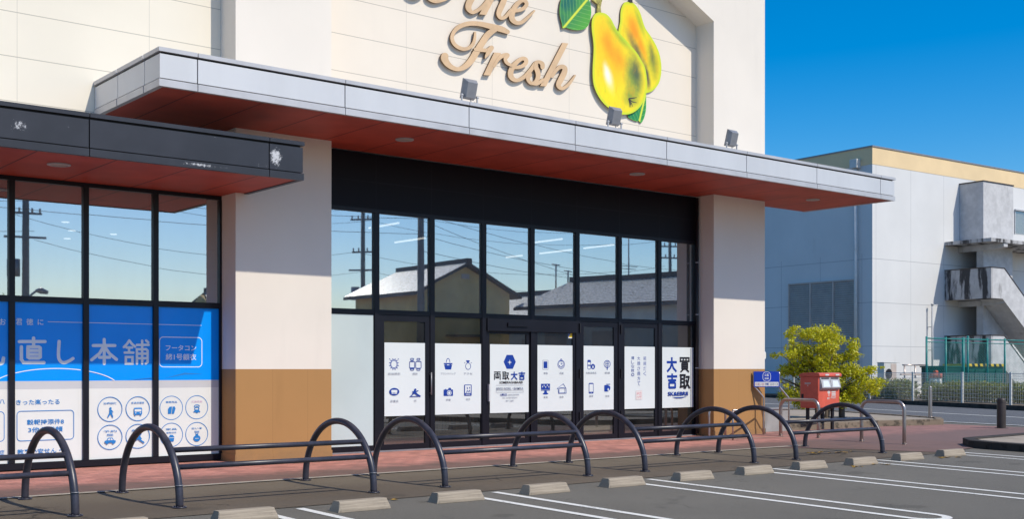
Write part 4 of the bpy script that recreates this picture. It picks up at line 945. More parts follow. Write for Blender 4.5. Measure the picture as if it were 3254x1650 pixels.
A.rrect(4.743, 4.912, .95, 1.154, .012, 0, B, fill=True); A.rect(4.762, 4.893, 1.0, 1.14, Wt); A.stroke([(4.79, 1.005), (4.81, 1.045), (4.835, 1.02), (4.865, 1.05), (4.875, 1.01)], .014, B); A.stroke([(4.80, 1.11), (4.82, 1.085), (4.805, 1.07)], .016, B); A.disc((4.865, 1.095), .010, .018, B); A.stroke([(4.775, .975), (4.88, .975)], .010, Wt)
for t, c in (('ブランドバッグ', (4.383, 1.358, .335, .044)), ('アクセ', (4.828, 1.356, .20, .045)), ('家電', (4.386, .883, .105, .043)), ('切手', (4.831, .885, .10, .044))): cap(A, t, c, 'ink_grey')
poster(A, 4.078, 5.152, 'white poster with a blue handbag, a ring, a camera and a stamp card')
A = Art([Wt]); A.poly([(5.813+.148*a, 1.574+.132*b_) for a, b_ in ((-1, 0), (-.5, 1), (.5, 1), (1, 0), (.5, -1), (-.5, -1))], B)
A.poly([(5.813+r*math.cos(k*math.pi/4), 1.567+r*1.0*math.sin(k*math.pi/4)) for k in range(8) for r in ((.055 if k % 2 == 0 else .014),)], Wt)
HV = {'両': [[(0, .94), (1, .94)], [(.5, .94), (.5, .26)], [(.07, .70), (.93, .70)], [(.07, .76), (.07, 0)], [(.93, .76), (.93, 0)], [(.29, .54), (.29, .22)], [(.71, .54), (.71, .22)], [(.22, .24), (.78, .24)]],
 '取': [[(0, .94), (.58, .94)], [(.11, .94), (.11, .10)], [(.45, .94), (.45, 0)], [(.11, .69), (.45, .69)], [(.11, .45), (.45, .45)], [(0, .13), (.55, .22)], [(.58, .82), (.98, .82)], [(.92, .82), (.80, .42), (.52, .03)], [(.62, .64), (.78, .30), (1, .03)]],
 '買': [[(0, .95), (1, .95)], [(.07, 1), (.07, .72)], [(.36, .95), (.36, .72)], [(.64, .95), (.64, .72)], [(.93, 1), (.93, .72)], [(0, .73), (1, .73)], [(.20, .60), (.80, .60)], [(.22, .62), (.22, .2)], [(.78, .62), (.78, .2)], [(.22, .47), (.78, .47)], [(.22, .34), (.78, .34)], [(.20, .21), (.80, .21)], [(.36, .18), (.08, 0)], [(.64, .18), (.92, 0)]],
 '大': [[(0, .66), (1, .66)], [(.5, 1), (.5, .62), (.36, .28), (.04, .02)], [(.5, .62), (.64, .28), (.96, .02)]],
 '吉': [[(0, .80), (1, .80)], [(.5, 1), (.5, .52)], [(.1, .54), (.9, .54)], [(.2, .38), (.8, .38)], [(.2, .40), (.2, 0)], [(.8, .40), (.8, 0)], [(.2, .05), (.8, .05)]]}
def heavy(A, ch, cx, cz, w, h, m, t=.135):
    for st in HV[ch]:
        k = .72 if ch == '買' else .85 if ch == '取' else 1.0
        A.stroke([(cx+(u-.5)*w*.9, cz+(v-.5)*h*.9) for u, v in st], t*k*(w+h)/2, m)
for ch, x, m in (('両', 5.515, 'ink_black'), ('取', 5.712, 'ink_black'), ('大', 5.918, B), ('吉', 6.105, B)): heavy(A, ch, x, 1.314, .175, .17, m)
A.text('SOMERAGHBAABI', 5.841, 1.189, .558, .045, 'ink_black', bold=.02); A.rect(5.483, 6.143, 1.136, 1.140, 'ink_grey')
A.text('BRIOS NORIL・BAIMIKA', 5.813, 1.072, .65, .048, 'ink_grey', bold=.015); A.rrect(5.483, 6.143, 1.0, 1.038, .003, .004, 'ink_grey')
A.text('1店日', 5.656, .957, .15, .047, B, bold=.02); A.text('I.NENONAMENI', 5.892, .954, .278, .028, 'ink_grey'); A.text('Pia OMENEIJAI', 5.81, .897, .35, .030, 'ink_grey'); A.text('BAY 1GBES', 5.81, .842, .187, .028, 'ink_grey')
poster(A, 5.342, 6.276, 'white poster with a blue hexagon above black and blue 両取大吉')
A = Art([Wt]); A.rrect(6.627, 6.767, 1.43, 1.608, .012, .008, 'ink_grey'); A.rect(6.65, 6.745, 1.455, 1.585, B)
A.ring((7.10, 1.53), .088, .082, .012, B); A.ring((7.10, 1.535), .066, .062, .009, B); A.ring((7.10, 1.615), .022, .022, .010, B); A.stroke([(7.10, 1.575), (7.10, 1.53), (7.135, 1.55)], .010, B)
for x, z in ((7.06, 1.50), (7.10, 1.485), (7.14, 1.505)): A.disc((x, z), .011, .011, B)
A.rect(6.584, 6.812, 1.045, 1.155, B); A.rect(6.584, 6.812, 1.022, 1.038, B); A.poly([(6.67, 1.02), (6.725, 1.02), (6.74, .97), (6.655, .97)], B); A.disc((6.698, .962), .072, .016, B)
for x, z in ((6.62, 1.10), (6.66, 1.12), (6.70, 1.09), (6.74, 1.125), (6.78, 1.095)): A.disc((x, z), .009, .018, Wt)
A.stroke([(6.99, 1.06), (7.155, 1.15), (7.225, 1.06), (7.23, .965), (7.03, .965), (7.02, 1.06), (6.99, 1.06)], .009, 'ink_blue'); A.rrect(7.045, 7.195, .972, 1.065, .006, .007, B); A.stroke([(7.05, 1.07), (7.12, 1.075), (7.22, 1.065)], .007, B)
for t, c in (('食器', (6.698, 1.36, .106, .047)), ('衣服', (7.105, 1.358, .112, .047)), ('家具', (6.70, .894, .106, .047)), ('金券', (7.105, .894, .112, .047))): cap(A, t, c, 'ink_grey')
poster(A, 6.448, 7.428, 'white poster with a tablet, a pocket watch, a monitor and an envelope')
A = Art([Wt]); A.rrect(7.80, 7.885, 1.435, 1.615, .03, .012, B); A.rect(7.80, 7.885, 1.575, 1.62, B); A.rect(7.80, 7.885, 1.50, 1.525, B); A.disc((7.945, 1.488), .058, .054, B); A.disc((7.945, 1.48), .018, .026, Wt)
A.ring((8.336, 1.54), .086, .072, .014, B); A.rrect(8.29, 8.38, 1.50, 1.585, .02, .009, B); A.stroke([(8.30, 1.545), (8.372, 1.545)], .012, B); A.stroke([(8.336, 1.59), (8.336, 1.49)], .012, B); A.stroke([(8.336, 1.475), (8.336, 1.43)], [.03, .024], B, cap=True)
A.rrect(7.832, 7.958, .95, 1.162, .018, 0, B, fill=True); A.rect(7.845, 7.945, .985, 1.138, Wt); A.disc((7.895, .968), .008, .008, Wt)
A.rrect(8.255, 8.375, .985, 1.115, .012, 0, B, fill=True); A.rect(8.31, 8.42, 1.125, 1.138, B); A.disc((8.385, 1.055), .035, .045, B); A.disc((8.36, 1.025), .018, .028, Wt)
for t, c in (('化粧品食品', (7.892, 1.363, .28, .046)), ('楽器', (8.335, 1.362, .15, .046)), ('携帯', (7.895, .895, .11, .046)), ('財布', (8.339, .892, .108, .046))): cap(A, t, c, 'ink_grey')
poster(A, 7.694, 8.594, 'white poster with a bottle, a racket, a phone and a wallet')
A = Art([Wt])
for x, s_, z1, z0 in ((9.41, '親親だく', 1.71, 1.29), (9.232, '大顔さ顔方て', 1.71, 1.085), (9.056, '得しな財。', 1.71, 1.28)):
    n = len(s_); h = (z1-z0)/n
    for k, ch in enumerate(s_): A.text(ch, x, z1-h*(k+.5), .085, h*.80, 'ink_blue')
A.rect(9.146, 9.326, .81, .99, 'film_white'); A.rrect(9.15, 9.322, .813, .987, .004, .006, 'ink_red'); A.text('総印', 9.236, .90, .14, .15, 'ink_red', bold=.03)
poster(A, 8.815, 9.712, 'white poster with three vertical columns of characters and a faded red seal')
A = Art([Wt])
for ch, x, z, m in (('大', 10.22, 1.532, B), ('吉', 10.23, 1.185, B), ('買', 10.616, 1.533, 'ink_black'), ('取', 10.616, 1.17, 'ink_black')): heavy(A, ch, x, z, .345, .35, m, .15)
A.text('SK&EBRII', 10.40, .912, .62, .085, B, bold=.03); A.stroke([(10.235, .838), (10.35, .826), (10.5, .826), (10.67, .85)], [.004, .022, .022, .004], B)
A.rect(10.80, 10.872, PZ0+.002, PZ1-.002, 'film_grey')  # grey strip paints a reflection streak down the poster's right side
poster(A, 9.915, 10.924, 'white poster nearest the downpipe with large blue 大吉 and black 買取')
b = MB(); b.box(1.70, 2.80, YF+.018, YF+.026, .125, 2.37); tag(b.build('frosted_film', 'frost'), 'plain pale frosted film on the tall pane beside the ochre pillar', 'window film')
A = Art(['ink_white']); A.poly([(7.30, 2.05), (7.30, 2.165), (7.355, 2.165)], B); A.poly([(7.305, 2.06), (7.40, 2.06), (7.40, 2.165), (7.362, 2.165)], 'ink_yellow')
tag(A.build('sticker', .512, None, box=(7.296, 7.404, 2.045, 2.168), thick=.001), 'small blue and yellow sticker in the corner of the sliding door glass', 'sticker')

# ------------------------------------------------------------------ right side: sign, guards, postbox, planter, bollards
P0 = Vector((12.395, -.182)); P1 = Vector((12.831, -.534)); dS = (P1-P0).normalized(); nS = Vector((dS.y, -dS.x))
t = thing('sign_stand', 'blue and white notice board on bent steel posts beside the ochre pillar', 'sign stand')
off = -0.215*dS          # the board leans out toward the pillar
def q3(p, z, o=0.0, n=0.0): v = p+off*o+nS*n; return (v.x, v.y, z)
for p, zb in ((P0, .80), (P1, .78)):
    pts = [q3(p, 0), q3(p, zb-.02), q3(p, zb+.03, .06), q3(p, zb+.2, .72), q3(p, zb+.27, .97), q3(p, zb+.33, 1), q3(p, 1.375, 1)]
    MB().tube(smooth_path(pts[:2], 2)[:3]+smooth_path(pts[1:], 4), .021, 10).build('post', 'steel', t)
b = MB(); a0 = q3(P0, 0, 1); a1 = q3(P1, 0, 1); n3 = Vector((nS.x, nS.y, 0))
def board(x0, x1, z0, z1, d0, d1, name, m):
    u = Vector((dS.x, dS.y, 0)); o = Vector(a0)
    pts = [o+u*x0+n3*d1+Vector((0, 0, z0)), o+u*x1+n3*d1+Vector((0, 0, z0)), o+u*x1+n3*d1+Vector((0, 0, z1)), o+u*x0+n3*d1+Vector((0, 0, z1))]
    return MB().prism(pts, -n3*(d1-d0)).build(name, m, t)
LW = (P1-P0).length
bd = board(.0, LW, 1.045, 1.385, -.006, .030, 'board', 'bluesign')
A = Art(['ink_white']); zc = 1.265
A.rect(.02, LW-.02, 1.06, 1.155, 'film_white', 1); A.k = 1
A.rrect(LW*.5-.085, LW*.5+.085, 1.168, 1.375, .075, .010, 'ink_white'); A.text('公益', LW*.5, 1.308, .10, .06, 'ink_white', bold=.02); A.text('SOMS', LW*.5, 1.230, .09, .04, 'ink_white', bold=.03)
A.text('お買い物', .13, 1.105, .20, .055, 'ink_red', bold=.01); A.text('VIE', .285, 1.108, .08, .05, 'ink_blue', bold=.03); A.text('スマート', LW-.12, 1.105, .18, .06, 'ink_grey', bold=.01)
o = A.build('board_print', -.031, bd, box=None)
o.matrix_world = Matrix.Translation(a0) @ Matrix.Rotation(math.atan2(dS.y, dS.x), 4, 'Z')
b = MB(); zr = .60
pe = Vector((10.36, -1.05))
b.tube([(pe.x, pe.y, zr), (P0.x, P0.y, zr-.04), (P1.x, P1.y, zr-.05)], .018, 10); b.build('rail', 'steel', t)
MB().tube([(pe.x, pe.y, .0), (pe.x, pe.y, zr)], .018, 10).build('rail_post', 'steel', t)
t = thing('pipe_guard', 'small bent steel pipe guard close to the downpipe', 'guard')
MB().tube(smooth_path([(10.55, -.25, 0), (10.55, -.25, .3), (10.55, -.25, .5), (10.60, -.25, .58), (10.70, -.25, .61), (10.9, -.25, .61)], 5)+[(11.02, -.25, .58), (11.06, -.25, .48), (11.06, -.25, 0)], .024, 10).build('pipe', 'steel', t)
def u_guard(x, y0, y1, h, lab):
    t = thing('steel_guard', lab, 'guard', (x, 0, 0), 0, 'bent steel guards in the brick paving')
    r = .16; pts = [(0, y0, gz(y0)-.02), (0, y0, h*.4), (0, y0, h-r)]
    pts += [(0, y0+(r-r*math.cos(a))*(1 if y1 > y0 else -1), h-r+r*math.sin(a)) for a in [math.pi/2*k/6 for k in range(1, 7)]]
    pts += [(0, y1-(r-r*math.sin(a))*(1 if y1 > y0 else -1), h-r+r*math.cos(a)) for a in [math.pi/2*k/6 for k in range(0, 7)]]
    pts += [(0, y1, h*.4), (0, y1, gz(y1)-.02)]
    MB().tube(pts, .036, 14).build('pipe', 'steel', t)
    for y in (y0, y1):
        f = MB(); f.cyl((0, y, gz(y)+.008), .055, .006, 16); f.build('collar', 'steel', t)
u_guard(12.345, -.69, -1.67, .785, 'bent steel guard in front of the notice board and postbox')
u_guard(12.12, -2.87, -3.83, .80, 'bent steel guard standing alone right of the red postbox')
t = thing('postbox', 'red postbox with two grey mail slots on dark legs', 'postbox', (14.63, 0.0, 0))
def rbox(x0, x1, y0, y1, z0, z1, name, m, par, bv=.02, seg=3): return MB().box(x0, x1, y0, y1, z0, z1).build(name, m, par, bevel=bv, bseg=seg)
body = rbox(0, .825, .02, .55, .52, 1.27, 'body', 'postred', t, .03)
b = MB()       # domed lid with a brow over the slots
prof = [(-.02, 1.262), (-.025, 1.30), (-.01, 1.335), (.05, 1.352), (.30, 1.352), (.48, 1.342), (.56, 1.31), (.565, 1.262)]
b.prism([(-.012, y, z) for y, z in prof], (.849, 0, 0)); b.build('lid', 'postred', t, bevel=.012, bseg=2)
b = MB()
for x0, x1 in ((.20, .34), (.60, .74)): b.box(x0, x1, -.030, -.0245, 1.285, 1.32)
b.build('brow_label', 'whitepaint', t)
b = MB(); b.box(.04, .785, .004, .021, .955, 1.24); b.build('slot_plate', 'lightgrey', t, bevel=.004)
for k, x0 in enumerate((.055, .42)):
    h = MB(); w = .35
    h.prism([(x0, .002, .965), (x0, -.055, 1.0), (x0, -.004, 1.20), (x0, .002, 1.20)], (w, 0, 0)); hd = h.build('slot_hood', 'lightgrey', t)
    h = MB(); n = Vector((0, -.2, -.051)).normalized()*.003
    pts = [(x0+.045, -.0505, 1.02), (x0+w-.045, -.0505, 1.02), (x0+w-.075, -.0135, 1.165), (x0+.075, -.0135, 1.165)]
    h.prism([tuple(Vector(p)+n) for p in pts], tuple(-n*.6)); h.build('slot_label', 'white_post', hd)
    h = MB(); h.box(x0+.03, x0+w-.03, -.001, .003, 1.205, 1.232); h.build('slot_opening', 'black', t)
A = Art(['whitepaint']); A.text('〒', .40, .86, .10, .13, 'whitepaint', bold=.06); A.text('郵便', .40, .745, .12, .05, 'whitepaint', bold=.02)
for z in (.90, .86, .82): A.rect(.50, .66, z-.014, z+.014, 'whitepaint')
A.text('POST', .58, .765, .18, .045, 'whitepaint', bold=.02); A.build('front_print', .0195, t)
A = Art(['whitepaint']); A.text('日本郵便', .16, 1.10, .17, .045, 'whitepaint', bold=.05); A.text('▼', .16, 1.045, .04, .035, 'whitepaint')
o = A.build('side_print', -.0005, t); o.rotation_euler = (0, 0, R(-90)); o.location = (0, .48, 0)
b = MB(); b.box(-.006, .01, .44, .50, .68, .85); b.build('side_handle_recess', 'black', t)
for x, y in ((.13, .42), (.70, .42), (.70, .14)):
    MB().box(x-.035, x+.035, y-.03, y+.03, .0, .525).build('leg', 'black', t, bevel=.005)
# planter with kerb, slab and shrub
t = thing('planter_bed', 'stained concrete kerb bed with pale concrete fill behind the postbox', 'planter')
outl = [(13.9, .50), (15.2, .36), (17.35, .26), (19.55, -.22), (20.55, .45), (21.8, 3.4), (23.2, 6.4), (22.2, 8.0), (13.9, 4.0)]
inn = []
for k in range(len(outl)):
    p = Vector(outl[k]); a = (Vector(outl[k])-Vector(outl[k-1])).normalized(); c = (Vector(outl[(k+1) % len(outl)])-p).normalized(); d = (a+c).normalized(); inn.append(p+Vector((-d.y, d.x))*.20)
for k in range(len(outl)):
    j = (k+1) % len(outl)
    b = MB(); b.prism([(*outl[k], -.02), (*outl[j], -.02), (*inn[j], -.02), (*inn[k], -.02)], (0, 0, .17)); b.build('kerb_stone', 'kerb', t, bevel=.012)
b = MB(); b.prism([(*p, 0.0) for p in inn], (0, 0, .12)); b.build('fill', 'slab', t)
t = thing('low_wall', 'low pale grey concrete wall stub between the ochre pillar and the planter kerb', 'wall', (12.72, .45, 0))
b = MB(); b.box(0, 1.35, 0, .18, -.02, .50); b.build('block', 'greyconc', t, bevel=.012); b = MB(); b.box(-.0, 1.37, -.02, .20, .502, .54); b.build('coping', 'greyconc', t, bevel=.008)
def bollard(x, y, z0, z1, r, m, lab, rt=None, cap='lightgrey'):
    t = thing('bollard', lab, 'bollard', (x, y, 0)); b = MB(); b.tube([(0, 0, z0), (0, 0, z0+.02), (0, 0, z1-.06), (0, 0, z1-.02), (0, 0, z1)], [r, r, rt or r, (rt or r)*.92, (rt or r)*.55], 16); b.build('post', m, t)
    c = MB(); c.cyl((0, 0, z1-.1), (rt or r)*1.06, .016, 16); c.build('band', cap, t); f = MB(); f.cyl((0, 0, z0), r*1.5, .012, 16); f.build('foot', m, t)
bollard(19.03, -2.06, .0, .735, .105, 'brownpost', 'thick dark brown bollard by the road at the right', cap='brownpost')
bollard(20.30, .62, .15, .98, .055, 'steel', 'thin tapering steel bollard on the corner of the planter kerb', rt=.042, cap='steel')
bollard(18.8, 2.34, .12, .95, .085, 'brownpost', 'dark brown bollard partly hidden behind the postbox', cap='brownpost')
# kerb island at the right
t = thing('kerb_island', 'raised island with black stained kerb at the right edge of the parking bays', 'kerb island')
outl = [(12.62, -4.88), (12.52, -5.4), (12.40, -14.0), (16.6, -14.0), (16.2, -4.3), (13.2, -4.42)]
z_ = lambda p: gz(p[1])
inn = [(12.86, -5.02), (12.74, -5.45), (12.62, -13.8), (16.4, -13.8), (16.0, -4.5), (13.25, -4.62)]
for k in range(len(outl)):
    j = (k+1) % len(outl); b = MB(); n = len(b.v)
    pts = [outl[k], outl[j], inn[j], inn[k]]
    b.v = [(x, y, gz(y)-.04) for x, y in pts]+[(x, y, gz(y)+.135) for x, y in pts]
    for f in ((0, 1, 2, 3), (4, 5, 6, 7), (0, 1, 5, 4), (1, 2, 6, 5), (2, 3, 7, 6), (3, 0, 4, 7)): b.f.append(f); b.i.append(0); b.sm.append(False)
    b.build('kerb_stone', 'kerb_dark', t, bevel=.015)
b = MB(); b.face([(x, y, gz(y)+.105) for x, y in inn]); b.build('fill', 'slab', t)

# ------------------------------------------------------------------ plants made of leaves
def leaves(name, clumps, size, m, par, n_per, seed, flat=0.5, shell=0.55):
    """clumps: (x, y, z, rx, ry, rz, tone); many small leaf blades through each clump"""
    rnd = random.Random(seed); vs = []; fs = []; tn = []
    for (x, y, z, rx, ry, rz, tone) in clumps:
        n = int(n_per*(rx*ry*rz)**(2/3)/0.05)
        for _ in range(n):
            while True:
                d = Vector((rnd.uniform(-1, 1), rnd.uniform(-1, 1), rnd.uniform(-1, 1)))
                if 0.05 < d.length < 1: break
            d = d.normalized()*(shell+(1-shell)*rnd.random()**0.6)*(1+0.18*rnd.gauss(0, 1)*0.6)
            c = Vector((x+d.x*rx, y+d.y*ry, z+d.z*rz))
            nrm = (Vector((d.x, d.y, d.z*1.2+.35)).normalized()*(1-flat)+Vector((rnd.gauss(0, 1), rnd.gauss(0, 1), rnd.gauss(0, 1)))*flat*.75).normalized()
            a = nrm.orthogonal().normalized(); a = Matrix.Rotation(rnd.uniform(0, 6.28), 3, nrm) @ a; b_ = nrm.cross(a)
            L = size*rnd.uniform(.6, 1.3); W = L*rnd.uniform(.32, .5); base = len(vs)
            vs += [tuple(c-a*L*.5), tuple(c+b_*W*.5+nrm*.1*W), tuple(c+a*L*.5), tuple(c-b_*W*.5+nrm*.1*W)]
            fs.append((base, base+1, base+2, base+3)); v = min(1, max(0, tone+rnd.gauss(0, .30))); g = 1.0 if rnd.random() < .10 else rnd.random()*.3
            tn += [(v, g, 0, 1)]*4
    me = bpy.data.meshes.new(name); me.from_pydata(vs, [], fs); me.materials.append(M_[m])
    ca = me.color_attributes.new('tone', 'FLOAT_COLOR', 'POINT'); ca.data.foreach_set('color', [c for t_ in tn for c in t_]); me.update()
    o = bpy.data.objects.new(name, me); COL.objects.link(o); o.parent = par; return o
t = thing('shrub_tree', 'bushy yellow-green small tree growing behind the red postbox', 'tree', (18.3, 2.6, .12))
rnd = random.Random(4); b = MB(); cl = []
# outline of the crown in its own frame: u = sideways, w = height
ux = Vector((.778, -.628, 0)); vx = Vector((.628, .778, 0))
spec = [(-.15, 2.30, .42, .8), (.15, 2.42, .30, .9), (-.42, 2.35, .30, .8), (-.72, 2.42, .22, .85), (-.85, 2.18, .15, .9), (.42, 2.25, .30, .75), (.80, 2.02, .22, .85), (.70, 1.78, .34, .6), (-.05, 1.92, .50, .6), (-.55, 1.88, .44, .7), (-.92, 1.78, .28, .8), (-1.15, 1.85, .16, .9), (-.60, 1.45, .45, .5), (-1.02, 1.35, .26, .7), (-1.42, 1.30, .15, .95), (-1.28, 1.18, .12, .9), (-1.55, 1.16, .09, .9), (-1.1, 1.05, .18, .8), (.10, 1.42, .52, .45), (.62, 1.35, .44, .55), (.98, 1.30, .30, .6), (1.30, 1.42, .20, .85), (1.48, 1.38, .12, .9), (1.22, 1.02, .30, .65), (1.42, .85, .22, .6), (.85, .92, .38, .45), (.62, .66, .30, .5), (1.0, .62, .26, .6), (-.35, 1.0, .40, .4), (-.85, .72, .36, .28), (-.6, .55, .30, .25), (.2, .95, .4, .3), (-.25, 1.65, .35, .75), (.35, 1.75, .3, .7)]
for (u, w, r, tone) in spec:
    for k in range(3):
        dv = rnd.uniform(-.55, .55)*(.9 if r > .25 else .5); c = ux*(u+rnd.gauss(0, .05))+vx*dv+Vector((0, 0, w-.10+rnd.gauss(0, .05)))
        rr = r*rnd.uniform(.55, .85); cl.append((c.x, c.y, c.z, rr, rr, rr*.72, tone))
root = Vector((.0, .0, -.02))
for k in range(7):
    a = 2*math.pi*k/7; d = Vector((math.cos(a)*.16, math.sin(a)*.12, 0)); tip = ux*rnd.uniform(-.9, .9)+vx*rnd.uniform(-.4, .4)+Vector((0, 0, rnd.uniform(1.3, 2.0)))
    pts = smooth_path([root+d, root+d*1.3+Vector((0, 0, .28)), (root+d).lerp(tip, .45)+Vector((0, 0, .12)), tip], 4); n = len(pts); b.tube(pts, [.045*(1-k2/n)+.010 for k2 in range(n)], 7)
for (u, w, r, tone) in spec:
    e = ux*u+Vector((0, 0, w-.1)); s_ = ux*u*.35+Vector((0, 0, .45+.35*(w-.4))); pts = smooth_path([s_, s_.lerp(e, .5)+Vector((rnd.gauss(0, .06), rnd.gauss(0, .06), .03)), e], 3); n = len(pts); b.tube(pts, [.016*(1-k/n)+.004 for k in range(n)], 5)
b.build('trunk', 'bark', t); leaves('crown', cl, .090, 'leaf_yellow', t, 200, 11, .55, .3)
def hedge(x0, y0, x1, y1, z0, z1, w, lab, seed):
    t = thing('hedge', lab, 'hedge', (0, 0, 0), 0, 'clipped hedges behind the white mesh fence'); rnd = random.Random(seed); d = Vector((x1-x0, y1-y0)); n = max(2, int(d.length/.55)); cl = []
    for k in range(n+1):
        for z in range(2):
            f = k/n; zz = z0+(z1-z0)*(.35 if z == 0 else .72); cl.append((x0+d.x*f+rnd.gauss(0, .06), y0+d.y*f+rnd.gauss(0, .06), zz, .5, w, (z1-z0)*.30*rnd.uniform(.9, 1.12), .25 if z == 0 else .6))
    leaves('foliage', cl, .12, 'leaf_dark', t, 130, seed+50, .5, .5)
    for k in range(n+1):
        b = MB(); f = k/n; b.tube([(x0+d.x*f, y0+d.y*f, z0-.1), (x0+d.x*f+rnd.gauss(0, .1), y0+d.y*f+rnd.gauss(0, .1), z0+(z1-z0)*.8)], .03, 5)
        b.build('stem', 'bark', t)
hedge(39.6, 16.6, 37.0, 11.9, .05, .98, .55, 'clipped hedge behind the fence left of its second post, below the air conditioner', 1)
hedge(36.5, 10.6, 36.2, 9.6, .05, .88, .4, 'small clipped hedge with gaps near the second fence post', 5)
hedge(36.3, 9.3, 35.6, 7.1, .05, .93, .55, 'clipped hedge behind the fence across its third post', 2)
hedge(35.2, 6.2, 34.9, 5.7, .05, .90, .4, 'short clipped hedge near the right end of the fence', 3)
hedge(44.5, 25.8, 41.2, 19.5, .05, .9, .5, 'dark hedge behind the fence left of the postbox tree', 4)

# ------------------------------------------------------------------ white mesh fence
fp = lambda y: 33.37+.455*(y-5.34)
t = thing('mesh_fence', 'white welded mesh fence with square posts along the far kerb', 'fence')
posts = [(28.9, -4.4), (30.05, -1.95), (31.15, .47), (32.27, 2.9), (33.37, 5.34), (34.55, 7.95), (35.93, 10.98), (37.3, 14.0), (38.75, 17.2), (40.2, 20.4), (41.6, 23.5), (43.0, 26.6), (44.4, 29.7)]
for x, y in posts: MB().box(x-.038, x+.038, y-.038, y+.038, .10, 1.31).build('post', 'whitepaint', t)
for (ax, ay), (bx, by) in zip(posts, posts[1:]):
    b = MB(); p = Vector((ax, ay)); q = Vector((bx, by)); d = (q-p); L = d.length; d.normalize(); nn = Vector((-d.y, d.x))
    k = .09
    while k < L-.05:
        c = p+d*k; b.box(c.x-.0035, c.x+.0035, c.y-.0035, c.y+.0035, .16, 1.27); k += .098
    for z in (.16, .31, .46, .61, .76, .91, 1.06, 1.16, 1.25):
        h = .006 if z < 1.2 else .014; a = p+d*.055; c = q-d*.055; b.prism([(*(a+nn*.008), z), (*(a-nn*.008), z), (*(c-nn*.008), z), (*(c+nn*.008), z)], (0, 0, h*1.6))
    b.build('mesh_panel', 'whitepaint', t)
t = thing('wall_lamp', 'tiny cream wall fixture on the outer edge of the right pillar', 'wall lamp', (12.672, .06, 1.66))
MB().box(0, .075, -.03, .05, 0, .16).build('housing', 'film_white', t, bevel=.012); MB().box(.076, .09, -.02, .04, .03, .13).build('lens', 'yellow', t, bevel=.004)
hedge(34.2, 4.4, 31.2, -2.6, .05, .85, .45, 'long low hedge behind the last fence panels at the right end', 6)

# ------------------------------------------------------------------ white office building across the road (own frame, turned 2.9 degrees)
OB = (42.298, 17.238, 0.0); OR = R(-2.9)
t = thing('office_building', 'white panel-clad building with ochre roof band across the road', 'building', OB, OR)
H = 12.45
b = MB(); b.box(0, 34, 0, 26, -.1, 11.59); b.build('wall', 'office', t)
b = MB(); b.box(-.012, 34, -.012, 26, 11.592, H); b.build('roof_band', 'office_band', t)
b = MB(); b.box(-.05, 34, -.05, 26.05, H+.001, H+.07); b.build('coping', 'grey_metal', t)
lv = MB()        # louvred opening on the left face
lw = thing('louvre_window', '', ''); lw.parent = t; [lw.__delitem__(k) for k in ('label', 'category')]
b = MB(); b.box(-.012, -.003, .97, 5.28, 1.2, 5.92); b.build('backing', 'black', lw)
b = MB()
for v0, v1 in ((.97, 1.03), (2.30, 2.38), (3.77, 3.85), (5.22, 5.28)): b.box(-.10, -.002, v0, v1, 1.2, 5.92)
b.box(-.10, -.002, .97, 5.28, 5.90, 5.95); b.build('frame', 'louvre', lw)
for v0, v1 in ((1.03, 2.30), (2.38, 3.77), (3.85, 5.22)):
    b = MB(); z = 1.25
    while z < 5.85:
        b.prism([(-.085, v0, z), (-.02, v0, z+.095), (-.02, v0, z+.105), (-.085, v0, z+.012)], (0, v1-v0, 0)); z += .112
    b.build('slats', 'louvre', lw)
dp = MB(); dp.tube([(-.16, .88, .05), (-.16, .88, 11.5)], .085, 12); o = dp.build('downpipe', 'whitepaint', t)
b = MB(); b.box(-.34, -.014, .68, 1.12, 11.48, 11.93); b.build('hopper', 'whitepaint', o, bevel=.02)
b = MB(); [b.cyl((-.16, .88, z), .10, .05, 12) for z in (3, 5.2, 7.4, 9.6)]; b.build('clip', 'whitepaint', o)
# upper windows on the front, right of the stair tower
for u in (12.6, 17.5, 22.4):
    w = MB(); w.box(u, u+3.6, -.12, -.002, 10.28, 10.36); w.box(u, u+.07, -.05, -.002, 9.0, 10.28); w.box(u+3.53, u+3.6, -.05, -.002, 9.0, 10.28); w.box(u+1.76, u+1.84, -.05, -.002, 9.0, 10.28); wo = w.build('window', 'lightgrey', t)
    pane(u+.07, u+3.53, 9.0, 10.28, wo, 'door_glass', 'glass', -.03)
# stair tower with landings and flights
st = thing('stair_tower', '', ''); st.parent = t; [st.__delitem__(k) for k in ('label', 'category')]
u0, u1, vf, vl = 6.04, 7.353, -1.41, -2.67
b = MB(); b.box(u1, 10.15, vf, -.003, 8.25, 11.24); b.build('stair_head', 'stairconc', st)
b = MB(); b.box(u1-.03, 10.2, vf-.03, -.003, 11.242, 11.30); b.build('head_coping', 'brownpost', st)
b = MB(); b.box(u1+.02, 10.1, vf+.01, vf+.25, -.05, 7.9); b.box(9.8, 10.1, vf+.251, -.003, -.05, 7.9); b.box(u1+.02, u1+.22, vf+.251, vf+.40, -.05, 7.9); b.build('core_wall', 'stairconc', st)
b = MB(); b.box(u0, 14.5, vl, -.003, 7.92, 8.10); b.build('top_landing', 'stairstain', st)
for z in (7.62, 4.72): MB().prism([(u1-.1, vl+.05, z+.29), (u1-.1, -.003, z+.29), (u1-.1, -.003, z), (u1-.1, vf, z), (u1-.1, vl+.3, z+.05), (u1-.1, vl+.05, z+.10)], (.36, 0, 0)).build('bracket_beam', 'stairconc', st)
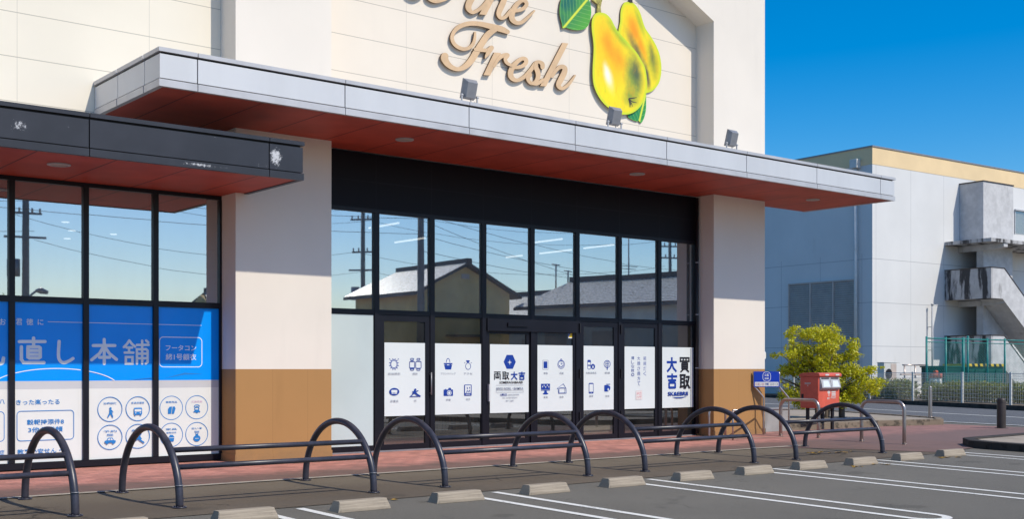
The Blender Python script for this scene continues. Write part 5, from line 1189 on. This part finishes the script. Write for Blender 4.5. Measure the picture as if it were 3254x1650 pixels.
def flight(zt, nm):
    """landing with parapet, then a flight going down to the right with a sloping parapet"""
    b = MB(); pb = zt-1.55
    b.box(u0, u0+.14, vl+.0, -.003, pb, zt)                       # end parapet, mould-streaked
    b.build('end_parapet', 'stairstain', st)
    b = MB(); pts = [(u0+.142, zt), (u0+1.17, zt-.005), (u0+1.17+4.6, zt-.005-3.42), (u0+1.17+4.6, zt-5.03+.05), (u0+1.03, pb), (u0+.142, pb)]
    b.prism([(x, vl, z) for x, z in pts], (0, .14, 0)); b.build('front_parapet', 'stairconc', st)
    b = MB(); pts2 = [(u0+.142, pb+.20), (u0+1.03, pb+.20), (u0+5.6, pb-3.18), (u0+5.6, pb-3.40), (u0+1.03, pb+.02), (u0+.142, pb+.02)]
    b.prism([(x, vl+.142, z) for x, z in pts2], (0, -vl+vf-.15, 0)); b.build('stair_slab', 'stairconc', st)
    b = MB(); b.box(u0-.02, u0+.16, vl-.02, -.003, zt+.002, zt+.05); b.build('parapet_cap', 'brownpost', st)
    b = MB(); a = (u0+.162, zt+.004); c = (u0+1.17, zt); e = (u0+5.77, zt-3.42); hh = .045
    b.prism([(a[0], vl-.02, a[1]), (c[0], vl-.02, c[1]+.002), (e[0], vl-.02, e[1]+.002), (e[0], vl-.02, e[1]+hh), (c[0]+.02, vl-.02, c[1]+hh), (a[0], vl-.02, a[1]+hh)], (0, .18, 0)); b.build('rail_cap', 'brownpost', st)
flight(6.58, 'a'); flight(3.12, 'b')
b = MB(); b.box(u0+.15, 10, vl+.15, -.003, 5.05, 5.22); b.box(u0+.15, u1+.3, vl+.15, -.003, 1.60, 1.77); b.build('landing_slab', 'stairconc', st)
t2 = thing('standpipe', 'thin pipe standing against the white building left of the stair tower', 'pipe', (0, 0, 0))
def ob(u, v, z): 
    c, s_ = math.cos(OR), math.sin(OR); return (OB[0]+u*c-v*s_, OB[1]+u*s_+v*c, z)
b = MB(); b.tube([ob(4.6, -.25, 0), ob(4.6, -.25, 4.72)], .05, 10); b.build('pipe', 'lightgrey', t2); MB().tube([ob(4.6, -.25, 4.725), ob(4.6, -.25, 4.80)], .075, 10).build('cap', 'lightgrey', t2)
for zz in (1.2, 2.4, 3.6): MB().tube([ob(4.6, -.30, zz), ob(4.6, -.01, zz)], .018, 6).build('bracket', 'lightgrey', t2)

# green chain-link enclosure
t = thing('chain_link_fence', 'teal green chain-link fence enclosure in front of the stair tower', 'fence')
v = -6.0; us = [-4.26, -2.86, -1.54, -1.19, .35, 1.76, 4.2, 7.0, 10]
pp = [ob(u, v, 0) for u in us]
for k, p in enumerate(pp):
    MB().tube([(p[0], p[1], 0), (p[0], p[1], 2.84 if k != 3 else 2.92)], .045 if k not in (2,) else .065, 10).build('post', 'greenpaint', t)
for a, c in list(zip(pp, pp[1:])):
    for z in (2.76, 2.60, .12): MB().tube([(a[0], a[1], z), (c[0], c[1], z)], .03 if z != 2.60 else .02, 8).build('rail', 'greenpaint', t)
    b = MB(); A_ = Vector((a[0], a[1])); B_ = Vector((c[0], c[1])); L = (B_-A_).length; d = (B_-A_).normalized(); z0, z1 = .15, 2.6; h = z1-z0; s = -h
    nn = Vector((-d.y, d.x))*.004
    while s < L:
        for sg in (0, 1):
            p0, p1 = max(0, s), min(L, s+h); za, zb = z0+(p0-s), z0+(p1-s)
            if p1-p0 < .02: continue
            if sg: za, zb = z1-(p0-s), z1-(p1-s)
            a3 = A_+d*p0; c3 = A_+d*p1; b.face([(a3.x, a3.y, za-.006), (c3.x, c3.y, zb-.006), (c3.x, c3.y, zb+.006), (a3.x, a3.y, za+.006)])
        s += .125
    b.build('wire_mesh', 'greenpaint', t)
def obox(name, lab, cat, u, v, rot=OR, group=None):
    p = ob(u, v, 0); return thing(name, lab, cat, p, rot, group)
t = obox('waste_container', 'dark green waste container with black and yellow striped rim behind the chain-link fence', 'container', .76, -4.9)
b = MB(); b.prism([(0, 0, .15), (2.6, 0, .15), (2.7, 0, 1.52), (-.1, 0, 1.52)], (0, 1.3, 0)); b.build('body', 'greendark', t, bevel=.02)
b = MB(); n = 13
for k in range(n): x0 = -.14+k*2.88/n; x1 = x0+2.88/n; b.prism([(x0, -.04, 1.53), (x1-.0, -.04, 1.53), (x1-.06, -.04, 1.67), (x0-.06, -.04, 1.67)], (0, 1.38, 0), k % 2)
b.build('striped_rim', ['yellow', 'black'], t)
b = MB(); [b.box(x, x+.08, -.05, -.004, .2, 1.40) for x in (.3, 1.15, 2.0)]; b.build('rib', 'greendark', t)
t = obox('waste_container', 'lower dark green container left of the striped one behind the chain-link fence', 'container', -1.15, -4.8)
b = MB(); b.prism([(0, 0, .1), (1.25, 0, .1), (1.30, 0, 1.50), (-.04, 0, 1.50)], (0, 1.2, 0)); b.build('body', 'greendark', t, bevel=.02); b = MB(); b.box(-.08, 1.34, -.05, 1.25, 1.502, 1.57); b.build('lid', 'greendark', t, bevel=.01)
# air conditioner and pipe frame by the wall
t = obox('air_conditioner', 'white outdoor air conditioner unit with dark grille against the white building', 'air conditioner', -2.05, -2.2)
b = MB(); b.box(0, .95, 0, .38, .25, 1.72); b.box(-.03, 1.20, -.02, .40, 1.722, 1.75); b.build('casing', 'whitepaint', t, bevel=.01)
b = MB(); b.box(.52, .92, -.012, -.002, .35, 1.68); b.build('grille', 'louvre', t)
b = MB(); b.tube([(.33, -.02, 1.2), (.33, -.035, 1.2)], .24, 20); b.build('fan_guard', 'black', t); b = MB(); b.box(.1, .2, .05, .33, 0, .248); b.box(.75, .85, .05, .33, 0, .248); b.build('foot', 'greyconc', t)
t = obox('pipe_rack', 'low rack of rusty pipes and white slats beside the air conditioner', 'pipe rack', -.55, -2.0)
b = MB(); b.tube([(.2, 0, 1.62), (2.2, 0, 1.62)], .035, 8); b.tube([(.35, 0, 1.62), (.35, 0, .2)], .04, 8); b.tube([(1.2, 0, 1.62), (1.2, 0, .2)], .04, 8); b.build('pipe', 'steel', t)
b = MB(); [b.box(0, 2.5, -.14, -.10, z, z+.13) for z in (.35, .60, .85)]; [b.box(x, x+.06, -.098, -.05, .02, 1.0) for x in (.1, 1.2, 2.3)]; b.build('slats', 'whitepaint', t)
b = MB(); b.box(-.1, 3.0, -.16, -.06, 1.13, 1.20); b.build('beam', 'louvre', t)
t = obox('barrel', 'white drum with an orange lid behind the white mesh fence', 'drum', -2.85, -5.5)
b = MB(); b.tube([(0, 0, .0), (0, 0, .3), (0, 0, .7), (0, 0, 1.02)], [.25, .26, .26, .25], 20); b.build('drum', 'whitepaint', t); b = MB(); b.cyl((0, 0, 1.021), .27, .22, 20); b.tube([(-.1, 0, 1.30), (.1, 0, 1.30)], .07, 10); b.build('lid', 'orange', t)
t = thing('bucket', 'small white bucket on the verge behind the mesh fence', 'bucket', (38.2, 13.4, .10))
b = MB(); b.tube([(0, 0, 0), (0, 0, .36)], [.17, .21], 18); b.build('pail', 'whitepaint', t); b = MB(); b.tube([(0, 0, .361), (0, 0, .40)], [.22, .22], 18); b.build('rim', 'lightgrey', t)

# fallen leaves by the wheel stops
rnd = random.Random(3); b = MB()
for cx, cy, n, s in ((7.45, -5.98, 6, .05), (8.15, -6.0, 5, .05), (10.2, -5.85, 8, .06), (-.9, -5.35, 4, .06), (8.8, -4.2, 14, .045), (9.3, -4.4, 12, .04)):
    for _ in range(n):
        x = cx+rnd.gauss(0, .12); y = cy+rnd.gauss(0, .05); a = rnd.uniform(0, 6.3); z = gz(y)-.012+rnd.uniform(0, .008) if y < -5.3 else gz(y)+.014+rnd.uniform(0, .006)
        c, q = math.cos(a)*s, math.sin(a)*s
        b.face([(x-c, y-q, z), (x+q*.5, y-c*.5, z+.012), (x+c, y+q, z+.004), (x-q*.5, y+c*.5, z+.010)])
M_['deadleaf'] = plain('fallen_leaf', (0.42, 0.24, 0.03), 0.7, 0.5, 9)
o = b.build('fallen_leaves', 'deadleaf'); tag(o, 'scattered yellow and brown fallen leaves on the asphalt', 'fallen leaves', kind='stuff')

# ------------------------------------------------------------------ houses, poles and wires on the other side of the car park, seen mirrored in the glass
MY = lambda y: 1.06-y

def tiles(b, p00, p10, p11, p01, cw=.26, ch=.24, amp=.034, step=.014):
    """rows of curved roof tiles over the slope p00-p10 (eave) to p01-p11 (ridge)"""
    A_, B_, C_, D_ = [Vector(p) for p in (p00, p10, p11, p01)]; nn = (B_-A_).cross(D_-A_).normalized()
    if nn.z < 0: nn = -nn
    L = (B_-A_).length; Hh = (D_-A_).length; nc = max(4, int(L/cw)); nr = max(3, int(Hh/ch)); K = 5; base0 = None
    for r in range(nr):
        rows = []
        for e, t in ((0, r/nr), (1, (r+1)/nr)):
            base = len(b.v); rows.append(base)
            for k in range(nc*K+1):
                f = k/(nc*K); p = (A_.lerp(B_, f)).lerp(D_.lerp(C_, f), t); w = abs(math.sin(math.pi*k/K)); b.v.append(tuple(p+nn*(amp*w+(step if e == 0 else 0)+.02)))
        for k in range(nc*K):
            b.f.append((rows[0]+k, rows[0]+k+1, rows[1]+k+1, rows[1]+k)); b.i.append(0); b.sm.append(True)
            if base0 is not None: b.face([b.v[i] for i in (base0+k, base0+k+1, rows[0]+k+1, rows[0]+k)], 0)
        base0 = rows[1]
def roof_house(name, lab, x0, x1, yf, yb, ze, zr, ov, wm, tm, gz0=-.5):
    """gabled house, ridge along Y; yf is the gable end facing the store"""
    t = thing(name, lab, 'house', ((x0+x1)/2, yf, gz0)); w = (x1-x0)/2; L = yf-yb
    b = MB(); b.prism([(-w, 0, 0), (w, 0, 0), (w, 0, ze-gz0), (0, 0, zr-gz0-.12), (-w, 0, ze-gz0)], (0, -L, 0)); b.build('wall', wm, t)
    sl = (zr-ze)/w; ru = MB()
    for sg in (-1, 1):
        e = (sg*(w+ov), ze-gz0-ov*sl); ln = math.hypot(w+ov, zr-ze+ov*sl)
        q = [(e[0], ov*.6, e[1]+.06), (e[0], -L-ov*.6, e[1]+.06), (0, -L-ov*.6, zr-gz0+.06), (0, ov*.6, zr-gz0+.06)]
        tiles(ru, q[0], q[1], q[2], q[3])
        ru.face([(x, y, z-.14) for x, y, z in q], 1)
        for i in range(4):
            p_, q_ = q[i], q[(i+1) % 4]; ru.face([p_, q_, (q_[0], q_[1], q_[2]-.14), (p_[0], p_[1], p_[2]-.14)], 1)
    rf = ru.build('roof', [tm, 'roof_dark'], t)
    b = MB(); b.box(-.16, .16, -L-ov*.6, ov*.6+.05, zr-gz0+.0, zr-gz0+.26); b.build('ridge', 'roof_dark', rf)
    b = MB()
    for x in (-w*.45, w*.35): b.box(x-.6, x+.6, .004, .05, 1.4, 2.6)
    b.box(-.25, .25, .004, .05, zr-gz0-.75, zr-gz0-.5); b.build('window', 'louvre', t)
    b = MB(); b.box(-1.3, .9, .0, .75, 3.55, 3.66); b.build('awning', 'roof_dark', t)
    return t
roof_house('gabled_house', 'tan plastered house with glittering tiled gable roof, seen mirrored in the entrance glass', 24.7, 30.3, MY(31), MY(37), 5.42, 6.75, .55, 'tan_wall', 'tile_b')
# second house: ridge oblique
def slab_house(name, lab, A, B, depth, ze, zr, ov, wm, tm, gz0=-.5):
    """ridge from A to B (real xy); the visible slope falls to the left of A>B by depth"""
    t = thing(name, lab, 'house', (A[0], A[1], gz0)); d = (Vector(B)-Vector(A)); L = d.length; t.rotation_euler = (0, 0, math.atan2(d.y, d.x))
    b = MB(); b.prism([(.6, -depth, 0), (.6, depth, 0), (.6, depth, ze-gz0), (.6, 0, zr-gz0-.15), (.6, -depth, ze-gz0)], (L-1.2, 0, 0)); b.build('wall', wm, t)
    ru = MB(); sl = (zr-ze)/depth
    for sg in (-1, 1):
        q = [(-.2, sg*(depth+ov), ze-gz0-ov*sl+.05), (L+.2, sg*(depth+ov), ze-gz0-ov*sl+.05), (L, 0, zr-gz0+.05), (.9, 0, zr-gz0+.05)]; ln = math.hypot(depth+ov, zr-ze)
        tiles(ru, q[0], q[1], q[2], q[3]); ru.face([(x, y, z-.14) for x, y, z in q], 1)
        for i in range(4):
            p_, q_ = q[i], q[(i+1) % 4]; ru.face([p_, q_, (q_[0], q_[1], q_[2]-.14), (p_[0], p_[1], p_[2]-.14)], 1)
    rf = ru.build('roof', [tm, 'roof_dark'], t)
    b = MB(); b.box(.9, L, -.18, .18, zr-gz0, zr-gz0+.30); b.build('ridge', 'roof_dark', rf)
    b = MB(); [b.box(x-.7, x+.7, sg*depth-.04, sg*depth+.04, 2.5, 3.8) for x in (2.2, 5.2) for sg in (-1, 1)]; b.build('window', 'louvre', t)
    return t
slab_house('tiled_house', 'pale house with long grey tiled hip roof, mirrored in the upper panes near the downpipe', (33.6, MY(31)), (36.2, MY(17)), 2.9, 4.75, 6.0, .5, 'pale_wall', 'tile')
slab_house('tiled_house', 'low grey roofed house mirrored between the tan house and the hip roofed one', (41.0, MY(45)), (42.5, MY(36)), 3.2, 4.6, 6.2, .5, 'pale_wall', 'tile')
slab_house('tiled_house', 'dark roofed house mirrored at the left edge of the entrance glazing', (22.0, MY(52)), (29.5, MY(52)), 3.0, 4.6, 6.2, .5, 'tan_wall', 'tile')
for x, y, h in ((38.93, MY(31), 8.9),):
    t = thing('aerial_mast', 'thin television aerial mast mirrored above the hip roof', 'aerial', (x, y, -.5)); MB().tube([(0, 0, 0), (0, 0, h+.5)], [.06, .035], 8).build('mast', 'grey_metal', t); b = MB(); [b.tube([(-w, 0, h+.5-z), (w, 0, h+.5-z)], .02, 6) for w, z in ((.7, 1.6), (.4, 3.6), (.55, 1.75))]; b.build('antenna', 'grey_metal', t)
def pole(x, y, h, r, lab, rot=0.0, gear=True):
    t = thing('utility_pole', lab, 'utility pole', (x, y, gz(y)), rot, 'utility poles along the street'); MB().tube([(0, 0, 0), (0, 0, h)], [r, r*.72], 14).build('pole', 'pole', t)
    for z, w in ((h-.5, 1.0), (h-1.3, .8), (h-3.3, .7), (h-4.4, .9)) if gear else ((h-.4, .5),): MB().box(-w, w, -.05, .05, z, z+.10).build('crossarm', 'grey_metal', t)
    b = MB()
    for z, w in ((h-.4, 1.0), (h-1.2, .8), (h-3.2, .7)) if gear else ((h-.3, .5),): [b.cyl((x_, 0, z), .05, .2, 8) for x_ in (-w+.08, -w*.4, w*.4, w-.08)]
    b.build('insulator', 'whitepaint', t)
    if gear: b = MB(); b.cyl((-.5, 0, h-6.2), .26, .8, 14); b.build('transformer', 'grey_metal', t)
    return t
pole(22.62, MY(28), 11, .19, 'thick concrete utility pole mirrored in front of the tan house gable', .6, False)
pole(30.1, MY(45), 12.5, .17, 'utility pole with crossarms and transformer mirrored at the left of the entrance glazing', .9)
pole(8.6, MY(40), 12.5, .19, 'utility pole with crossarms mirrored in the left glazing above the blue film', .2)
pole(52, MY(40), 11, .15, 'utility pole mirrored at the far right of the entrance glazing', .5)
def wire(a, c, sag, lab):
    pts = [Vector(a).lerp(Vector(c), k/14)-Vector((0, 0, sag*4*(k/14)*(1-k/14))) for k in range(15)]
    o = MB().tube(pts, .011, 5).build('power_line', 'wire'); tag(o, lab, 'power line', 'power lines mirrored in the glazing')
wl_ = 'thin dark overhead cable between the poles, seen mirrored in the upper panes'
Pz = [(8.6, MY(40)), (30.1, MY(45)), (52, MY(40))]; Q = (22.78, MY(28))
for dz, o in ((12.0, .8), (11.2, .6), (9.2, -.5), (8.1, .4)):
    for p, q in zip(Pz, Pz[1:]): wire((p[0]+o, p[1], dz-.6), (q[0]+o, q[1], dz-.6), 1.0, wl_)
for z1, z2 in ((8.6, 8.2), (7.6, 7.5), (6.9, 7.2), (8.3, 6.0)): wire((Q[0], Q[1], z1), (52, MY(40)+.2*z2, z2), .5, wl_)
for z1, z2 in ((8.4, 9.4), (7.7, 8.8)): wire((Q[0], Q[1], z1), (-14, MY(30), z2), .8, wl_)
for p, q in zip(((-25, MY(38), 10.4), (-25, MY(38), 9.0), (-25, MY(38), 7.8)), ((9, MY(40), 11.2), (9, MY(40), 9.3), (9, MY(40), 7.9))): wire(p, q, .7, wl_)
t = thing('street_lamp', 'street lamp on a curved arm mirrored low in the left glazing', 'street lamp', (7.45, MY(36), -.5)); MB().tube(smooth_path([(0, 0, 0), (0, 0, 4.4), (.1, 0, 5.0), (.45, 0, 5.35)], 5), .05, 8).build('arm', 'grey_metal', t)
b = MB(); b.tube([(.4, 0, 5.34), (.62, 0, 5.36), (.92, 0, 5.28)], [.05, .15, .08], 10); b.build('lamp_head', 'grey_metal', t)
t = thing('street_tree', 'rounded green tree mirrored at the left edge of the glazing', 'tree', (4.9, MY(33), -.5)); rnd = random.Random(8)
MB().tube([(0, 0, 0), (.05, 0, 1.8), (0, .1, 3.6)], [.16, .12, .06], 8).build('trunk', 'bark', t)
leaves('crown', [(max(-1.2, min(1.0, rnd.gauss(0, .5))), rnd.gauss(0, .5), 4.1+rnd.uniform(-.8, .5), .6, .6, .5, rnd.random()) for _ in range(14)], .16, 'leaf_yellow', t, 60, 9, .5, .4)
# low garden wall behind the car park, mirrored in the lower glass
t = thing('garden_wall', 'long low block wall across the car park, mirrored in the lower door glass', 'wall', (26, MY(28.5), -.5)); b = MB(); b.box(-50, 40, -.08, .08, 0, 1.5); b.build('wall', 'tan_wall', t); b = MB(); b.box(-50, 40, -.12, .12, 1.502, 1.58); b.build('coping', 'greyconc', t)
for x, y, z0, z1, lab in ((33.44, MY(31), 5.7, 7.05, 'small aerial on the mirrored hip roof, left of its ridge'), (34.31, MY(31), 5.7, 6.75, 'short vent pipe on the mirrored hip roof ridge')):
    t = thing('aerial', lab, 'aerial', (x, y, z0)); MB().tube([(0, 0, 0), (0, 0, z1-z0)], .04, 8).build('mast', 'grey_metal', t)
    MB().tube([(-.28, 0, z1-z0-.02), (.28, 0, z1-z0-.06)], .03, 6).build('antenna', 'grey_metal', t)
